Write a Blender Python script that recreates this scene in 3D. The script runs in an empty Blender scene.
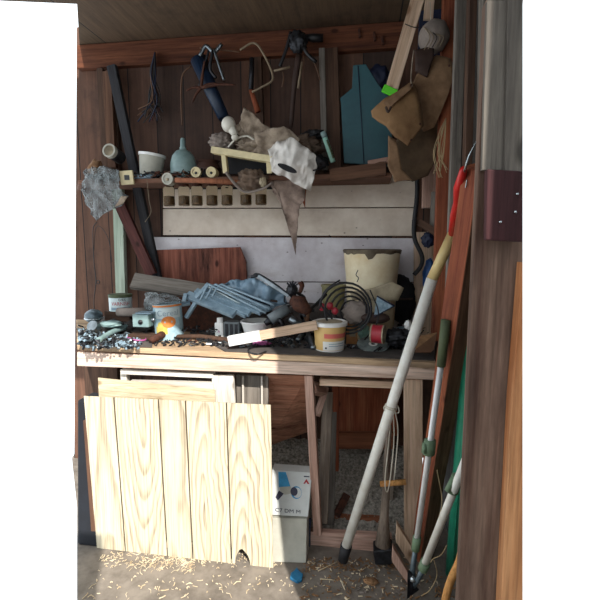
import bpy, bmesh, math, random
from mathutils import Vector, Matrix, noise
random.seed(7)
S = bpy.context.scene; C = S.collection
V = Vector
# ---------------------------------------------------------------- camera and the survey helpers
F = 430.0; CAMZ = 1.37; YAW = math.radians(8.5); PIT = math.radians(7.2)
FW = V((-math.sin(YAW)*math.cos(PIT), math.cos(YAW)*math.cos(PIT), -math.sin(PIT)))
RT = V((math.cos(YAW), math.sin(YAW), 0)); UP = RT.cross(FW)
def ray(px, py): return FW*F + RT*(px-300) + UP*(300-py)
def at(px, py, Y):
    q = ray(px, py); return q*(Y/q.y) + V((0, 0, CAMZ))
def atz(px, py, Z):
    q = ray(px, py); return q*((Z-CAMZ)/q.z) + V((0, 0, CAMZ))
def mpp(p): return (p-V((0, 0, CAMZ))).dot(FW)/F          # metres per pixel there
cd = bpy.data.cameras.new('camera'); cam = bpy.data.objects.new('camera', cd); C.objects.link(cam)
cd.sensor_width = 36; cd.lens = F*36/600; cd.clip_start = .02
cam.matrix_world = Matrix.Translation((0, 0, CAMZ)) @ Matrix((RT, UP, -FW)).transposed().to_4x4()
S.camera = cam
S.view_settings.view_transform = 'Standard'; S.view_settings.look = 'None'
S.view_settings.gamma = 1; S.view_settings.use_curve_mapping = False; S.view_settings.exposure = .78
# ---------------------------------------------------------------- light
w = bpy.data.worlds.new('sky'); S.world = w; w.use_nodes = True
bg = w.node_tree.nodes['Background']; bg.inputs[0].default_value = (.88, .95, 1, 1); bg.inputs[1].default_value = 1.25
sl = bpy.data.lights.new('sun', 'SUN'); sl.energy = 4.2; sl.angle = .009; sl.color = (1, .95, .87)
so = bpy.data.objects.new('sun', sl); C.objects.link(so)
sd = V((-.53, 1, -.95))
so.rotation_euler = sd.to_track_quat('-Z', 'Y').to_euler()
# ---------------------------------------------------------------- materials
def lin(h):
    c = [int(h[i:i+2], 16)/255 for i in (0, 2, 4)]
    return tuple(x/12.92 if x <= .04045 else ((x+.055)/1.055)**2.4 for x in c)+(1,)
MATS = {}
def mnew(name):
    m = bpy.data.materials.new(name); m.use_nodes = True
    return m, m.node_tree, m.node_tree.nodes['Principled BSDF']
def nd(t, k, **kw):
    n = t.nodes.new(k)
    for a, b in kw.items(): setattr(n, a, b)
    return n
def coords(t, scale):
    tc = nd(t, 'ShaderNodeTexCoord'); oi = nd(t, 'ShaderNodeObjectInfo'); ad = nd(t, 'ShaderNodeVectorMath', operation='ADD')
    mu = nd(t, 'ShaderNodeMath', operation='MULTIPLY'); mu.inputs[1].default_value = 17
    t.links.new(oi.outputs['Random'], mu.inputs[0]); t.links.new(tc.outputs['Object'], ad.inputs[0]); t.links.new(mu.outputs[0], ad.inputs[1])
    mp = nd(t, 'ShaderNodeMapping'); mp.inputs['Scale'].default_value = scale; t.links.new(ad.outputs[0], mp.inputs[0])
    return mp.outputs[0]
def ramp(t, fac, stops):
    r = nd(t, 'ShaderNodeValToRGB'); e = r.color_ramp.elements
    e[0].position, e[0].color = stops[0]; e[1].position, e[1].color = stops[-1]
    for p, c in stops[1:-1]:
        k = e.new(p); k.color = c
    t.links.new(fac, r.inputs[0]); return r.outputs[0]
def mix(t, f, a, b, mode='MIX'):
    m = nd(t, 'ShaderNodeMix', data_type='RGBA', blend_type=mode)
    for s, v in ((m.inputs[0], f), (m.inputs[6], a), (m.inputs[7], b)):
        if hasattr(v, 'links'): t.links.new(v, s)
        else: s.default_value = v
    return m.outputs[2]
def nz(t, vec, scale, detail=5, rough=.6):
    n = nd(t, 'ShaderNodeTexNoise'); n.inputs['Scale'].default_value = scale; n.inputs['Detail'].default_value = detail; n.inputs['Roughness'].default_value = rough
    t.links.new(vec, n.inputs['Vector']); return n.outputs[0]
def bump(t, b, h, s=.3, d=.004):
    n = nd(t, 'ShaderNodeBump'); n.inputs['Strength'].default_value = s; n.inputs['Distance'].default_value = d
    t.links.new(h, n.inputs['Height']); t.links.new(n.outputs[0], b.inputs['Normal'])
def wood(name, a, b, dirt='2a1d16', dirtamt=.5, rough=.8, axis=2, scale=1.0, bs=.35):
    m, t, p = mnew(name); sc = [38*scale]*3; sc[axis] = 2.2*scale
    v = coords(t, sc); g = nz(t, v, 1, 7, .65)
    c = ramp(t, g, [(.3, lin(a)), (.7, lin(b))])
    sf = [150*scale]*3; sf[axis] = 5*scale; fine = nz(t, coords(t, sf), 1, 4, .6)
    c = mix(t, .8, c, ramp(t, fine, [(.28, (.5, .47, .45, 1)), (.5, (1, 1, 1, 1)), (.75, (1.22, 1.2, 1.18, 1))]), 'MULTIPLY')
    s2 = [9.0]*3; s2[axis] = 1.6; g2 = nz(t, coords(t, s2), 1, 6, .72)
    f = ramp(t, g2, [(.46, (0, 0, 0, 1)), (.72, (dirtamt,)*3+(1,))]); c = mix(t, f, c, lin(dirt))
    s3 = [9.0]*3; s3[axis] = 5.0; vo = nd(t, 'ShaderNodeTexVoronoi'); vo.inputs['Scale'].default_value = 1; t.links.new(coords(t, s3), vo.inputs['Vector'])
    kf = ramp(t, vo.outputs['Distance'], [(.06, (.85, .85, .85, 1)), (.13, (0, 0, 0, 1))]); c = mix(t, kf, c, lin(dirt))
    t.links.new(c, p.inputs['Base Color'])
    p.inputs['Roughness'].default_value = rough; p.inputs['Specular IOR Level'].default_value = .25; bump(t, p, fine, bs); MATS[name] = m; return m
def plain(name, col, rough=.6, metal=0, var=.25, scale=25, col2=None, bs=.15, trans=0, alpha=1, spec=None):
    m, t, p = mnew(name); v = coords(t, (scale,)*3); g = nz(t, v, 1, 5, .65)
    a = lin(col); b = lin(col2) if col2 else tuple(x*(1-var*1.6) for x in a[:3])+(1,)
    c = ramp(t, g, [(.35, a), (.72, b)]); t.links.new(c, p.inputs['Base Color'])
    p.inputs['Roughness'].default_value = rough; p.inputs['Metallic'].default_value = metal
    p.inputs['Transmission Weight'].default_value = trans; p.inputs['Alpha'].default_value = alpha
    bump(t, p, g, bs, .003); MATS[name] = m; return m
def planks(name, tones, width, axis='X', off=0.0, rough=.85, gap=.03, stain='1c1310', grainaxis=2):
    """boards side by side, one tone per board, dark joints"""
    m, t, p = mnew(name); tc = nd(t, 'ShaderNodeTexCoord'); sp = nd(t, 'ShaderNodeSeparateXYZ'); t.links.new(tc.outputs['Object'], sp.inputs[0])
    d = nd(t, 'ShaderNodeMath', operation='MULTIPLY_ADD'); t.links.new(sp.outputs[axis], d.inputs[0]); d.inputs[1].default_value = 1/width; d.inputs[2].default_value = off
    fl = nd(t, 'ShaderNodeMath', operation='FLOOR'); t.links.new(d.outputs[0], fl.inputs[0])
    fr = nd(t, 'ShaderNodeMath', operation='FRACT'); t.links.new(d.outputs[0], fr.inputs[0])
    wn = nd(t, 'ShaderNodeTexWhiteNoise', noise_dimensions='1D'); t.links.new(fl.outputs[0], wn.inputs['W'])
    c = ramp(t, wn.outputs[0], [(i/(len(tones)-1), lin(x)) for i, x in enumerate(tones)])
    cb = nd(t, 'ShaderNodeCombineXYZ'); t.links.new(wn.outputs[0], cb.inputs[0]); t.links.new(wn.outputs[0], cb.inputs[2])
    ad = nd(t, 'ShaderNodeVectorMath', operation='ADD'); t.links.new(tc.outputs['Object'], ad.inputs[0]); t.links.new(cb.outputs[0], ad.inputs[1])
    mp = nd(t, 'ShaderNodeMapping'); sc = [45, 45, 45]; sc[grainaxis] = 3; mp.inputs['Scale'].default_value = sc; t.links.new(ad.outputs[0], mp.inputs[0])
    g = nz(t, mp.outputs[0], 1, 7, .7)
    c = mix(t, .75, c, ramp(t, g, [(.3, (.45, .42, .4, 1)), (.7, (1.25, 1.25, 1.25, 1))]), 'MULTIPLY')
    g2 = nz(t, tc.outputs['Object'], 5, 6, .7); c = mix(t, ramp(t, g2, [(.5, (0, 0, 0, 1)), (.75, (.6, .6, .6, 1))]), c, lin(stain))
    gp = nd(t, 'ShaderNodeMath', operation='LESS_THAN'); t.links.new(fr.outputs[0], gp.inputs[0]); gp.inputs[1].default_value = gap
    c = mix(t, gp.outputs[0], c, lin('0d0908')); t.links.new(c, p.inputs['Base Color'])
    p.inputs['Roughness'].default_value = rough; bump(t, p, g, .4); MATS[name] = m; return m
def pine(name, u0, slope, off, freq=60, base='d2c8ae', line='604220'):
    """flat-sawn board: cathedral grain about the line u0"""
    m, t, p = mnew(name); tc = nd(t, 'ShaderNodeTexCoord'); sp = nd(t, 'ShaderNodeSeparateXYZ'); t.links.new(tc.outputs['Object'], sp.inputs[0])
    def M(op, a, b=None, c=None):
        n = nd(t, 'ShaderNodeMath', operation=op)
        for i, v in enumerate((a, b, c)):
            if v is None: continue
            if hasattr(v, 'links'): t.links.new(v, n.inputs[i])
            else: n.inputs[i].default_value = v
        return n.outputs[0]
    mp = nd(t, 'ShaderNodeMapping'); mp.inputs['Scale'].default_value = (9, 9, 3.2); mp.inputs['Location'].default_value = (off*7, 0, off*3); t.links.new(tc.outputs['Object'], mp.inputs[0])
    wob = nz(t, mp.outputs[0], 1, 2, .5)
    u = M('ADD', M('SUBTRACT', sp.outputs['X'], u0), M('MULTIPLY', M('SUBTRACT', wob, .5), .06))
    z = M('ADD', M('MULTIPLY', sp.outputs['Z'], slope), off)
    r = M('SQRT', M('ADD', M('MULTIPLY', u, u), M('MULTIPLY', z, z)))
    s = M('FRACT', M('MULTIPLY', M('ADD', r, M('MULTIPLY', wob, .02)), freq))
    fi = nd(t, 'ShaderNodeMapping'); fi.inputs['Scale'].default_value = (140, 140, 4); t.links.new(tc.outputs['Object'], fi.inputs[0])
    g = nz(t, fi.outputs[0], 1, 4, .6)
    c = ramp(t, s, [(0, lin(line)), (.1, lin(base)), (.55, lin(base)), (.9, lin(line)), (1, lin(line))])
    c = mix(t, .62, lin(base), c)
    c = mix(t, .42, c, ramp(t, g, [(.3, lin(line)), (.55, lin(base))]))
    t.links.new(c, p.inputs['Base Color']); p.inputs['Roughness'].default_value = .75; MATS[name] = m; return m
wood('weathered', '6f6258', '9a8c7e'); wood('greywood', '5c5650', '8d857c', dirt='2c2826')
wood('darkwood', '3a2a22', '5c4436'); wood('redwood', '6e3624', 'a05a3e', dirt='2a120c', dirtamt=.6)
wood('orangewood', '70382a', '9a5a3c', dirt='3c1e16', dirtamt=.75); wood('palewood', 'b89a80', 'dcc2aa', dirt='7a5a42', dirtamt=.45)
wood('pinkwood', 'a88070', 'd0b0a0', dirt='6a4838', dirtamt=.4); wood('whitewood', 'c9c2b8', 'e6e0d6', dirt='8f857b', dirtamt=.35)
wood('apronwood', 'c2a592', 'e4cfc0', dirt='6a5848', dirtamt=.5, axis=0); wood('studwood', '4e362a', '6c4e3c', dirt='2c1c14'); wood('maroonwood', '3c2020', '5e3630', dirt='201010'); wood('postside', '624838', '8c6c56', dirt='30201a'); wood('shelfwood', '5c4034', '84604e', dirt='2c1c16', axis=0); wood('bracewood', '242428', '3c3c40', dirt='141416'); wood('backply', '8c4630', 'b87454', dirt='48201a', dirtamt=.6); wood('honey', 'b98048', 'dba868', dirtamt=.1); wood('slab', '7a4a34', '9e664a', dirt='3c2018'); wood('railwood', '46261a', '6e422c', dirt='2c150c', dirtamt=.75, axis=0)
wood('benchtop', 'a08468', 'd4b896', dirt='4d4038', dirtamt=.75, axis=0); wood('greenish', '93a392', 'b8c4b4', dirt='5c675c', dirtamt=.3)
wood('ply', 'b0745c', 'dca486', dirt='3a1a10', dirtamt=.8, axis=0); wood('stained', '54281e', '9c6250', dirt='1c0a08', dirtamt=1, scale=.7)
wood('jambwood', '4c352b', '806a5c', dirt='281a18', dirtamt=.7); wood('jambgrey', '4c4742', '7c756c', dirt='302c28', dirtamt=.6)
wood('platewood', '30181a', '4a2a2c', dirt='1c0e10', dirtamt=.7); wood('jamborange', '96582f', 'c89468', dirt='5a2c18', dirtamt=.6)
wood('sheetgrain', 'b09c7c', 'd8ccb0', dirt='90785a', dirtamt=.3, axis=0, scale=1.6)
planks('backplanks', ['3c2a22', '573c2f', '664635', '493529'], .165, gap=.035)
planks('ceilingply', ['54432f', '5f4a36', '4d3d2c'], 1.6, axis='X', gap=.004, off=.5, grainaxis=1)
planks('sideplanks', ['37332f', '4c4742', '3f3b37'], .13, axis='Y', gap=.04)
m_white = plain('whitepaint', 'd6d2d6', .6, var=.12, scale=6, col2='b4aaae'); plain('ivorypaint', 'dccfc0', .6, scale=6, col2='c0ae9c')
plain('floordirt', '857c72', .95, scale=14, col2='5e564e', bs=.8); plain('gravel', 'aaa297', .95, scale=70, col2='4a4640', bs=1)
plain('stone', 'a8a196', .9, scale=20, col2='4e4a46'); plain('mat', '3a3634', .9, scale=9, col2='5c5450', bs=.6)
plain('black', '16161a', .5); plain('blackmatte', '1a1a1e', .9); plain('rubber', '1c1c20', .7); plain('steel', '8a9298', .35, .9, scale=20, col2='5c6468')
plain('bluesteel', '66747c', .4, .5, col2='414e56'); plain('darksteel', '3a3c42', .45, .7, scale=40, col2='22201f'); plain('rust', '5a3424', .8, .3, scale=60, col2='2c1a16')
plain('aluminium', 'e8e8e8', .4, .15, var=.08); plain('silver', 'b8c0c4', .25, .9); plain('whiteplastic', 'ececea', .4, var=.06); plain('creamplastic', 'd3c7a8', .55, var=.2, scale=9, col2='b39a70')
plain('ivoryplastic', 'd6c79c', .5, var=.15); plain('bucketcream', 'e6dcc0', .6, scale=7, col2='cbb48a'); plain('rimgrime', '6c604e', .8, col2='463c30'); plain('bucketgreen', '948e62', .6, col2='6c6444')
plain('bluegrey', '92a8b6', .4, .1, col2='6c8494'); plain('bluesheet', '86a0b4', .35, col2='587488', scale=10, bs=.5); plain('clearbag', '949c9e', .3, scale=14, col2='6a7276', alpha=.5, bs=.6)
plain('whitebag', 'dedad4', .45, scale=9, col2='b4aca4', bs=.6); plain('rag', '7a6656', .95, scale=22, col2='44362e', bs=.9); plain('ragpale', 'a89886', .95, scale=20, col2='6c5c4e', bs=.9)
plain('suede', '8a6c50', .9, scale=16, col2='604630', bs=.3); plain('suededark', '5a4834', .92, scale=16, col2='443424', bs=.3); plain('leather', '3c2820', .7); plain('suedelight', '8a6a48', .9, scale=12, col2='66492e', bs=.3)
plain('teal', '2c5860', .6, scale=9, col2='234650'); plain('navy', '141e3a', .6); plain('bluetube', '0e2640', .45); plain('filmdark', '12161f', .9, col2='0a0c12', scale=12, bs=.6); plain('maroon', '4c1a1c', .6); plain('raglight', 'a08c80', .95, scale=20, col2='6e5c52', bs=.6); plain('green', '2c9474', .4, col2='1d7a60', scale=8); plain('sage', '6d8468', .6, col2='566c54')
plain('olive', '4c5638', .7, col2='3a4230'); plain('red', 'c8201c', .4, var=.15); plain('redplastic', 'a82434', .5); plain('magenta', 'b85a98', .5); plain('lime', '58d418', .5, var=.1)
plain('polewhite', 'e6e5de', .4, var=.08, col2='d2cec2'); plain('polecream', 'cbb47c', .4, var=.1); plain('cord', 'c9c2b2', .9, var=.1); plain('straw', 'b29c76', .9, col2='8a7454')
plain('shaving', 'e6d8bc', .9, col2='a98d64'); plain('chip', '9a7450', .9, col2='5a3e2a'); plain('cardwhite', 'cfd2d0', .7, var=.07); plain('cardgrey', 'b6b4a8', .75, var=.1); plain('brightblue', '2478a4', .5, col2='185c84')
plain('artblue', '3a9cd0', .5); plain('artdark', '34344c', .5); plain('ink', '20222c', .6, var=.05); plain('inkred', 'a81c26', .6, var=.05); plain('tinlabel', 'c3d2d4', .5, var=.05); plain('tinorange', 'd9823c', .5); plain('tinyellow', 'd4c060', .5); plain('tinsky', 'a8c8d4', .5)
plain('tubyellow', 'dab878', .45, col2='cca262', scale=6); plain('tubpink', 'd46a60', .5, var=.05); plain('lid', 'e3e2de', .4, var=.05); plain('tanfill', 'a89a80', .6); plain('bottleblue', '849c9c', .4, col2='6c8484'); plain('wire', '2a2420', .6); plain('wirebrown', '6a4a34', .6)
plain('wirepale', '8c7a62', .6); plain('mint', 'a4d4c4', .5); plain('goldbox', 'b87c44', .5, col2='94602e'); plain('cd', '98a4a4', .25, .2, col2='5c686c'); plain('paperprint', '9cb4c4', .6, col2='5c7888', scale=60); plain('bulb', 'd8d4c8', .3, var=.05); plain('greyplastic', '6c7478', .5)
plain('brownpot', '4a2e24', .6); plain('blueplastic', '2a5a9c', .5); plain('dust', '8c8078', .9)
def glass(name, col, rough=.08):
    m, t, p = mnew(name); p.inputs['Base Color'].default_value = lin(col); p.inputs['Roughness'].default_value = rough
    p.inputs['Transmission Weight'].default_value = .85; p.inputs['IOR'].default_value = 1.3; MATS[name] = m
plain('jarfill', '5c4428', .5, col2='2a1c10', scale=60); glass('jarglass', 'f6eedc', .02); MATS['jarglass'].node_tree.nodes['Principled BSDF'].inputs['IOR'].default_value = 1.08; MATS['jarglass'].node_tree.nodes['Principled BSDF'].inputs['Transmission Weight'].default_value = 1
glass('blueglass', '8aa4b4', .15)
for nm in ('whitepaint', 'ivorypaint'):       # old nail holes and flecks in the paint
    t = MATS[nm].node_tree; p = t.nodes['Principled BSDF']; src = p.inputs['Base Color'].links[0].from_socket
    vo = nd(t, 'ShaderNodeTexVoronoi'); vo.inputs['Scale'].default_value = 1; t.links.new(coords(t, (13, 13, 22)), vo.inputs['Vector'])
    c = mix(t, ramp(t, vo.outputs['Distance'], [(.05, (.8, .8, .8, 1)), (.09, (0, 0, 0, 1))]), src, lin('4a3c38'))
    g = nz(t, coords(t, (2.2, 2.2, 9)), 1, 6, .75); c = mix(t, ramp(t, g, [(.55, (0, 0, 0, 1)), (.8, (.5, .5, .5, 1))]), c, lin('8a705e')); t.links.new(c, p.inputs['Base Color'])
# ---------------------------------------------------------------- mesh builder
class MB:
    def __init__(s): s.v = []; s.f = []; s.mi = []; s.cur = 0
    def add(s, vs, fs):
        n = len(s.v); s.v += [V(v) for v in vs]; s.f += [tuple(n+i for i in f) for f in fs]; s.mi += [s.cur]*len(fs); return s
    def box(s, c, d, M=None):
        x, y, z = d[0]/2, d[1]/2, d[2]/2
        vs = [V((a*x, b*y, e*z)) for a in (-1, 1) for b in (-1, 1) for e in (-1, 1)]
        if M is not None: vs = [M @ v for v in vs]
        return s.add([v+V(c) for v in vs], [(0, 1, 3, 2), (4, 6, 7, 5), (0, 4, 5, 1), (2, 3, 7, 6), (0, 2, 6, 4), (1, 5, 7, 3)])
    def tube(s, pts, r, n=8, cap=True, flat=1.0):
        pts = [V(p) for p in pts]; rs = r if isinstance(r, (list, tuple)) else [r]*len(pts); base = len(s.v); nr = None
        for i, p in enumerate(pts):
            t = (pts[min(i+1, len(pts)-1)]-pts[max(i-1, 0)]).normalized()
            if nr is None: nr = t.orthogonal().normalized()
            else:
                nr = (nr-t*nr.dot(t)); nr = nr.normalized() if nr.length > 1e-6 else t.orthogonal().normalized()
            b = t.cross(nr)
            for k in range(n):
                a = 2*math.pi*k/n; s.v.append(p+(nr*math.cos(a)+b*math.sin(a)*flat)*rs[i])
        for i in range(len(pts)-1):
            for k in range(n):
                a = base+i*n+k; b2 = base+i*n+(k+1) % n; s.f.append((a, b2, b2+n, a+n)); s.mi.append(s.cur)
        if cap:
            s.f.append(tuple(base+k for k in reversed(range(n)))); s.f.append(tuple(base+(len(pts)-1)*n+k for k in range(n))); s.mi += [s.cur]*2
        return s
    def lathe(s, prof, M=Matrix(), n=28, closed=False):
        base = len(s.v)
        for r, z in prof:
            for k in range(n):
                a = 2*math.pi*k/n; s.v.append(M @ V((r*math.cos(a), r*math.sin(a), z)))
        m = len(prof)
        for i in range(m-1 if not closed else m):
            j = (i+1) % m
            for k in range(n):
                s.f.append((base+i*n+k, base+i*n+(k+1) % n, base+j*n+(k+1) % n, base+j*n+k)); s.mi.append(s.cur)
        if not closed:
            if prof[0][0] > 1e-6: s.f.append(tuple(base+k for k in reversed(range(n)))); s.mi.append(s.cur)
            if prof[-1][0] > 1e-6: s.f.append(tuple(base+(m-1)*n+k for k in range(n))); s.mi.append(s.cur)
        return s
    def prism(s, pts, d):
        """polygon of 3D points pushed along d"""
        n = len(pts); d = V(d); base = [V(p) for p in pts]
        return s.add(base+[p+d for p in base], [tuple(range(n)), tuple(reversed(range(n, 2*n)))]+[(i, i+n, (i+1) % n+n, (i+1) % n) for i in range(n)])
WM = {}
def put(name, mb, mat, parent=None, M=None, smooth=False, bevel=0, sub=0, solid=0):
    M = M or Matrix(); vs = mb.v
    lo = V([min(v[i] for v in vs) for i in range(3)]); hi = V([max(v[i] for v in vs) for i in range(3)])
    c = V(((lo.x+hi.x)/2, (lo.y+hi.y)/2, (lo.z+hi.z)/2))
    me = bpy.data.meshes.new(name); me.from_pydata([v-c for v in vs], [], mb.f); me.update()
    bm = bmesh.new(); bm.from_mesh(me); bmesh.ops.recalc_face_normals(bm, faces=bm.faces); bm.to_mesh(me); bm.free()
    for m in (mat if isinstance(mat, (list, tuple)) else [mat]): me.materials.append(MATS[m])
    for i, p in enumerate(me.polygons):
        p.use_smooth = smooth; p.material_index = mb.mi[i]
    o = bpy.data.objects.new(name, me); C.objects.link(o)
    W = M @ Matrix.Translation(c); WM[o] = W
    if parent:
        o.parent = parent; o.matrix_parent_inverse = Matrix(); o.matrix_basis = WM[parent].inverted() @ W
    else: o.matrix_basis = W
    if bevel:
        b = o.modifiers.new('bevel', 'BEVEL'); b.width = bevel; b.segments = 2
    if solid:
        b = o.modifiers.new('solid', 'SOLIDIFY'); b.thickness = solid
    if sub:
        b = o.modifiers.new('sub', 'SUBSURF'); b.levels = b.render_levels = sub
    return o
def tag(o, label=None, cat=None, group=None, kind=None):
    if label: o['label'] = label
    if cat: o['category'] = cat
    if group: o['group'] = group
    if kind: o['kind'] = kind
    return o
def thing(name, label, cat, loc, group=None):
    o = bpy.data.objects.new(name, None); C.objects.link(o); o.empty_display_size = .05
    o.matrix_basis = Matrix.Translation(V(loc)); WM[o] = o.matrix_basis.copy(); return tag(o, label, cat, group)
def dup(root, d, label=None, M=None):
    r = root.copy(); C.objects.link(r)
    r.matrix_basis = Matrix.Translation(V(d)) @ (root.matrix_basis @ (M or Matrix())); WM[r] = r.matrix_basis.copy()
    if label: r['label'] = label
    for ch in list(root.children):
        c = ch.copy(); C.objects.link(c); c.parent = r
        for g in ch.children:
            e = g.copy(); C.objects.link(e); e.parent = c
    return r
def struct(name, mb, mat, **k): return tag(put(name, mb, mat, **k), kind='structure')
def frame(p0, p1, nrm):
    z = (V(p1)-V(p0)).normalized(); n = V(nrm); y = (n-z*n.dot(z)).normalized(); x = y.cross(z)
    return Matrix.Translation(V(p0)) @ Matrix((x, y, z)).transposed().to_4x4()
def bar(name, p0, p1, wd, th, mat, parent=None, nrm=(0, -1, 0), bevel=.0015, warp=0, rough=0, mat2=None):
    """board from p0 to p1 with its broad face towards nrm, grain along its length"""
    M = frame(p0, p1, nrm); L = (V(p1)-V(p0)).length; mb = MB(); n = 1 if not (warp or rough) else 10
    rings = []
    for i in range(n+1):
        z = L*i/n; o = warp*math.sin(math.pi*i/n)
        for a, b in ((-1, -1), (1, -1), (1, 1), (-1, 1)):
            mb.v.append(V((a*wd/2+o+random.uniform(-rough, rough), b*th/2, z+(random.uniform(-rough, rough)*2 if i in (0, n) else 0))))
    for i in range(n):
        for k in range(4):
            mb.f.append((i*4+k, i*4+(k+1) % 4, i*4+4+(k+1) % 4, i*4+4+k)); mb.mi.append(0)
    mb.f += [(3, 2, 1, 0), tuple(n*4+k for k in range(4))]; mb.mi += [0, 0]
    o = put(name, mb, [mat, mat2] if mat2 else mat, parent, M, bevel=bevel)
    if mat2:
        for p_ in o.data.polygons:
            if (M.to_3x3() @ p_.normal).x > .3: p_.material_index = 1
    return o
def poly(name, pts, Y, th, mat, parent=None, bevel=.001):
    """flat board of a given outline standing at depth Y (or Y per corner)"""
    P = [at(p[0], p[1], p[2] if len(p) > 2 else Y) for p in pts]
    return put(name, MB().prism(P, (0, th, 0)), mat, parent, bevel=bevel)
def cyl(name, base, r, h, mat, parent=None, M=None, prof=None, n=28, smooth=True, bevel=.0):
    M2 = Matrix.Translation(V(base)) @ (M or Matrix()); return put(name, MB().lathe(prof or [(r, 0), (r, h)], Matrix(), n), mat, parent, M2, smooth=smooth and bool(prof) or smooth, bevel=bevel)
def sharp(o, ang=.6):
    for p in o.data.polygons: p.use_smooth = True
    try: o.data.set_sharp_from_angle(angle=ang)
    except Exception: pass
    return o
def tb(name, pts, r, mat, parent=None, n=8, smooth=True, flat=1.0):
    return put(name, MB().tube(pts, r, n, flat=flat), mat, parent, smooth=smooth)
def curve(pts, n=8):
    """Catmull-Rom through the points"""
    P = [V(p) for p in pts]; P = [P[0]*2-P[1]]+P+[P[-1]*2-P[-2]]; out = []
    for i in range(1, len(P)-2):
        for k in range(n):
            t = k/n; a, b, c, d = P[i-1:i+3]
            out.append(.5*((2*b)+(c-a)*t+(2*a-5*b+4*c-d)*t*t+(3*b-a-3*c+d)*t**3))
    return out+[P[-2]]
def sheet(name, pts, Y, mat, amp=.03, fr=14, th=.003, parent=None, cuts=3, seed=0, bulge=0):
    """crumpled cloth or film hanging inside an outline"""
    bm = bmesh.new(); P = [at(p[0], p[1], p[2] if len(p) > 2 else Y) for p in pts]
    f = bm.faces.new([bm.verts.new(p) for p in P]); bmesh.ops.triangulate(bm, faces=[f])
    for _ in range(cuts):
        bmesh.ops.subdivide_edges(bm, edges=[e for e in bm.edges if e.calc_length() > .012], cuts=1, use_grid_fill=False); bmesh.ops.triangulate(bm, faces=bm.faces[:])
    bmesh.ops.smooth_vert(bm, verts=[v for v in bm.verts if not v.is_boundary], factor=.5, use_axis_x=True, use_axis_y=True, use_axis_z=True)
    cc = sum(P, V())/len(P); mx = max((p-cc).length for p in P)
    for v in bm.verts:
        q = v.co*fr+V((seed, seed*2, 0)); r = noise.noise(q)+.5*abs(noise.noise(q*2.3))*2-.3
        v.co += V((noise.noise(q+V((9, 0, 0)))*amp*.35, -r*amp-bulge*max(0, 1-((v.co-cc).length/mx)**2), noise.noise(q+V((0, 9, 0)))*amp*.35))
    mb = MB(); bm.verts.index_update(); mb.add([v.co.copy() for v in bm.verts], [[v.index for v in f.verts] for f in bm.faces]); bm.free()
    o = put(name, mb, mat, parent, smooth=True, solid=th); return o
def blob(name, c, d, mat, amp=.3, fr=2.5, parent=None, seed=0, M=None, sub=3):
    bm = bmesh.new(); bmesh.ops.create_icosphere(bm, subdivisions=sub+1, radius=1)
    for v in bm.verts:
        n = v.co.normalized(); v.co = n*(1+amp*noise.noise(n*fr+V((seed, 0, seed)))+amp*.5*noise.noise(n*fr*2.7+V((0, seed, 0))))
        v.co = V((v.co.x*d[0]/2, v.co.y*d[1]/2, v.co.z*d[2]/2))
    bm.verts.index_update(); mb = MB().add([(M @ v.co if M else v.co)+V(c) for v in bm.verts], [[v.index for v in f.verts] for f in bm.faces]); bm.free()
    return put(name, mb, mat, parent, smooth=True)
def text(name, s, size, M, mat, parent, bend=0, ext=.0004, sx=1.0):
    c = bpy.data.curves.new(name, 'FONT'); c.body = s; c.size = size; c.align_x = 'CENTER'; c.align_y = 'CENTER'; c.extrude = ext; c.resolution_u = 3
    o = bpy.data.objects.new(name, c); C.objects.link(o); dg = bpy.context.evaluated_depsgraph_get()
    me = bpy.data.meshes.new_from_object(o.evaluated_get(dg)); C.objects.unlink(o); bpy.data.objects.remove(o)
    mb = MB(); vs = []
    for v in me.vertices:
        x, y, z = v.co; x *= sx
        vs.append((bend*math.sin(x/bend), -(bend+z)*math.cos(x/bend), y) if bend else (x, -z, y))
    mb.add(vs, [list(p.vertices) for p in me.polygons]); return put(name, mb, mat, parent, M)
def band(name, R, z0, z1, a0, a1, mat, parent, M, R2=None, n=14, th=.0006):
    """a patch of label wrapped on a round tin; angle 0 faces the viewer"""
    R2 = R2 or R; vs = []; fs = []
    for i in range(n+1):
        a = a0+(a1-a0)*i/n
        for r, z in ((R, z0), (R2, z1), (R2+th, z1), (R+th, z0)): vs.append((r*math.sin(a), -r*math.cos(a), z))
    for i in range(n):
        for k in range(4): fs.append((i*4+k, i*4+(k+1) % 4, i*4+4+(k+1) % 4, i*4+4+k))
    fs += [(0, 1, 2, 3), tuple(n*4+k for k in (3, 2, 1, 0))]
    return put(name, MB().add(vs, fs), mat, parent, M, smooth=False)
R = lambda d, ax: Matrix.Rotation(math.radians(d), 4, ax)
face = lambda p: Matrix.Rotation(math.atan2(-p[0], p[1]), 4, 'Z')      # turn a label about the upright
TR = lambda p: Matrix.Translation(V(p))
# ================================================================ THE SETTING
WY = 2.4; ZT = 2.49; BF = 1.75; ZB = .905
L = lambda Y, Z, px=78: None
# back wall: ends at the open left end of the shed
a, b = at(77, 5, WY), at(77, 478, WY)
mb = MB().prism([(-1.845, WY, -.02), (-1.2, WY, -.02), (-1.0, WY, .17), (.47, WY, .17), (.47, WY, 2.6), (-1.64, WY, 2.6)], (0, .03, 0)); struct('wall_back', mb, 'backplanks')
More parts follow.
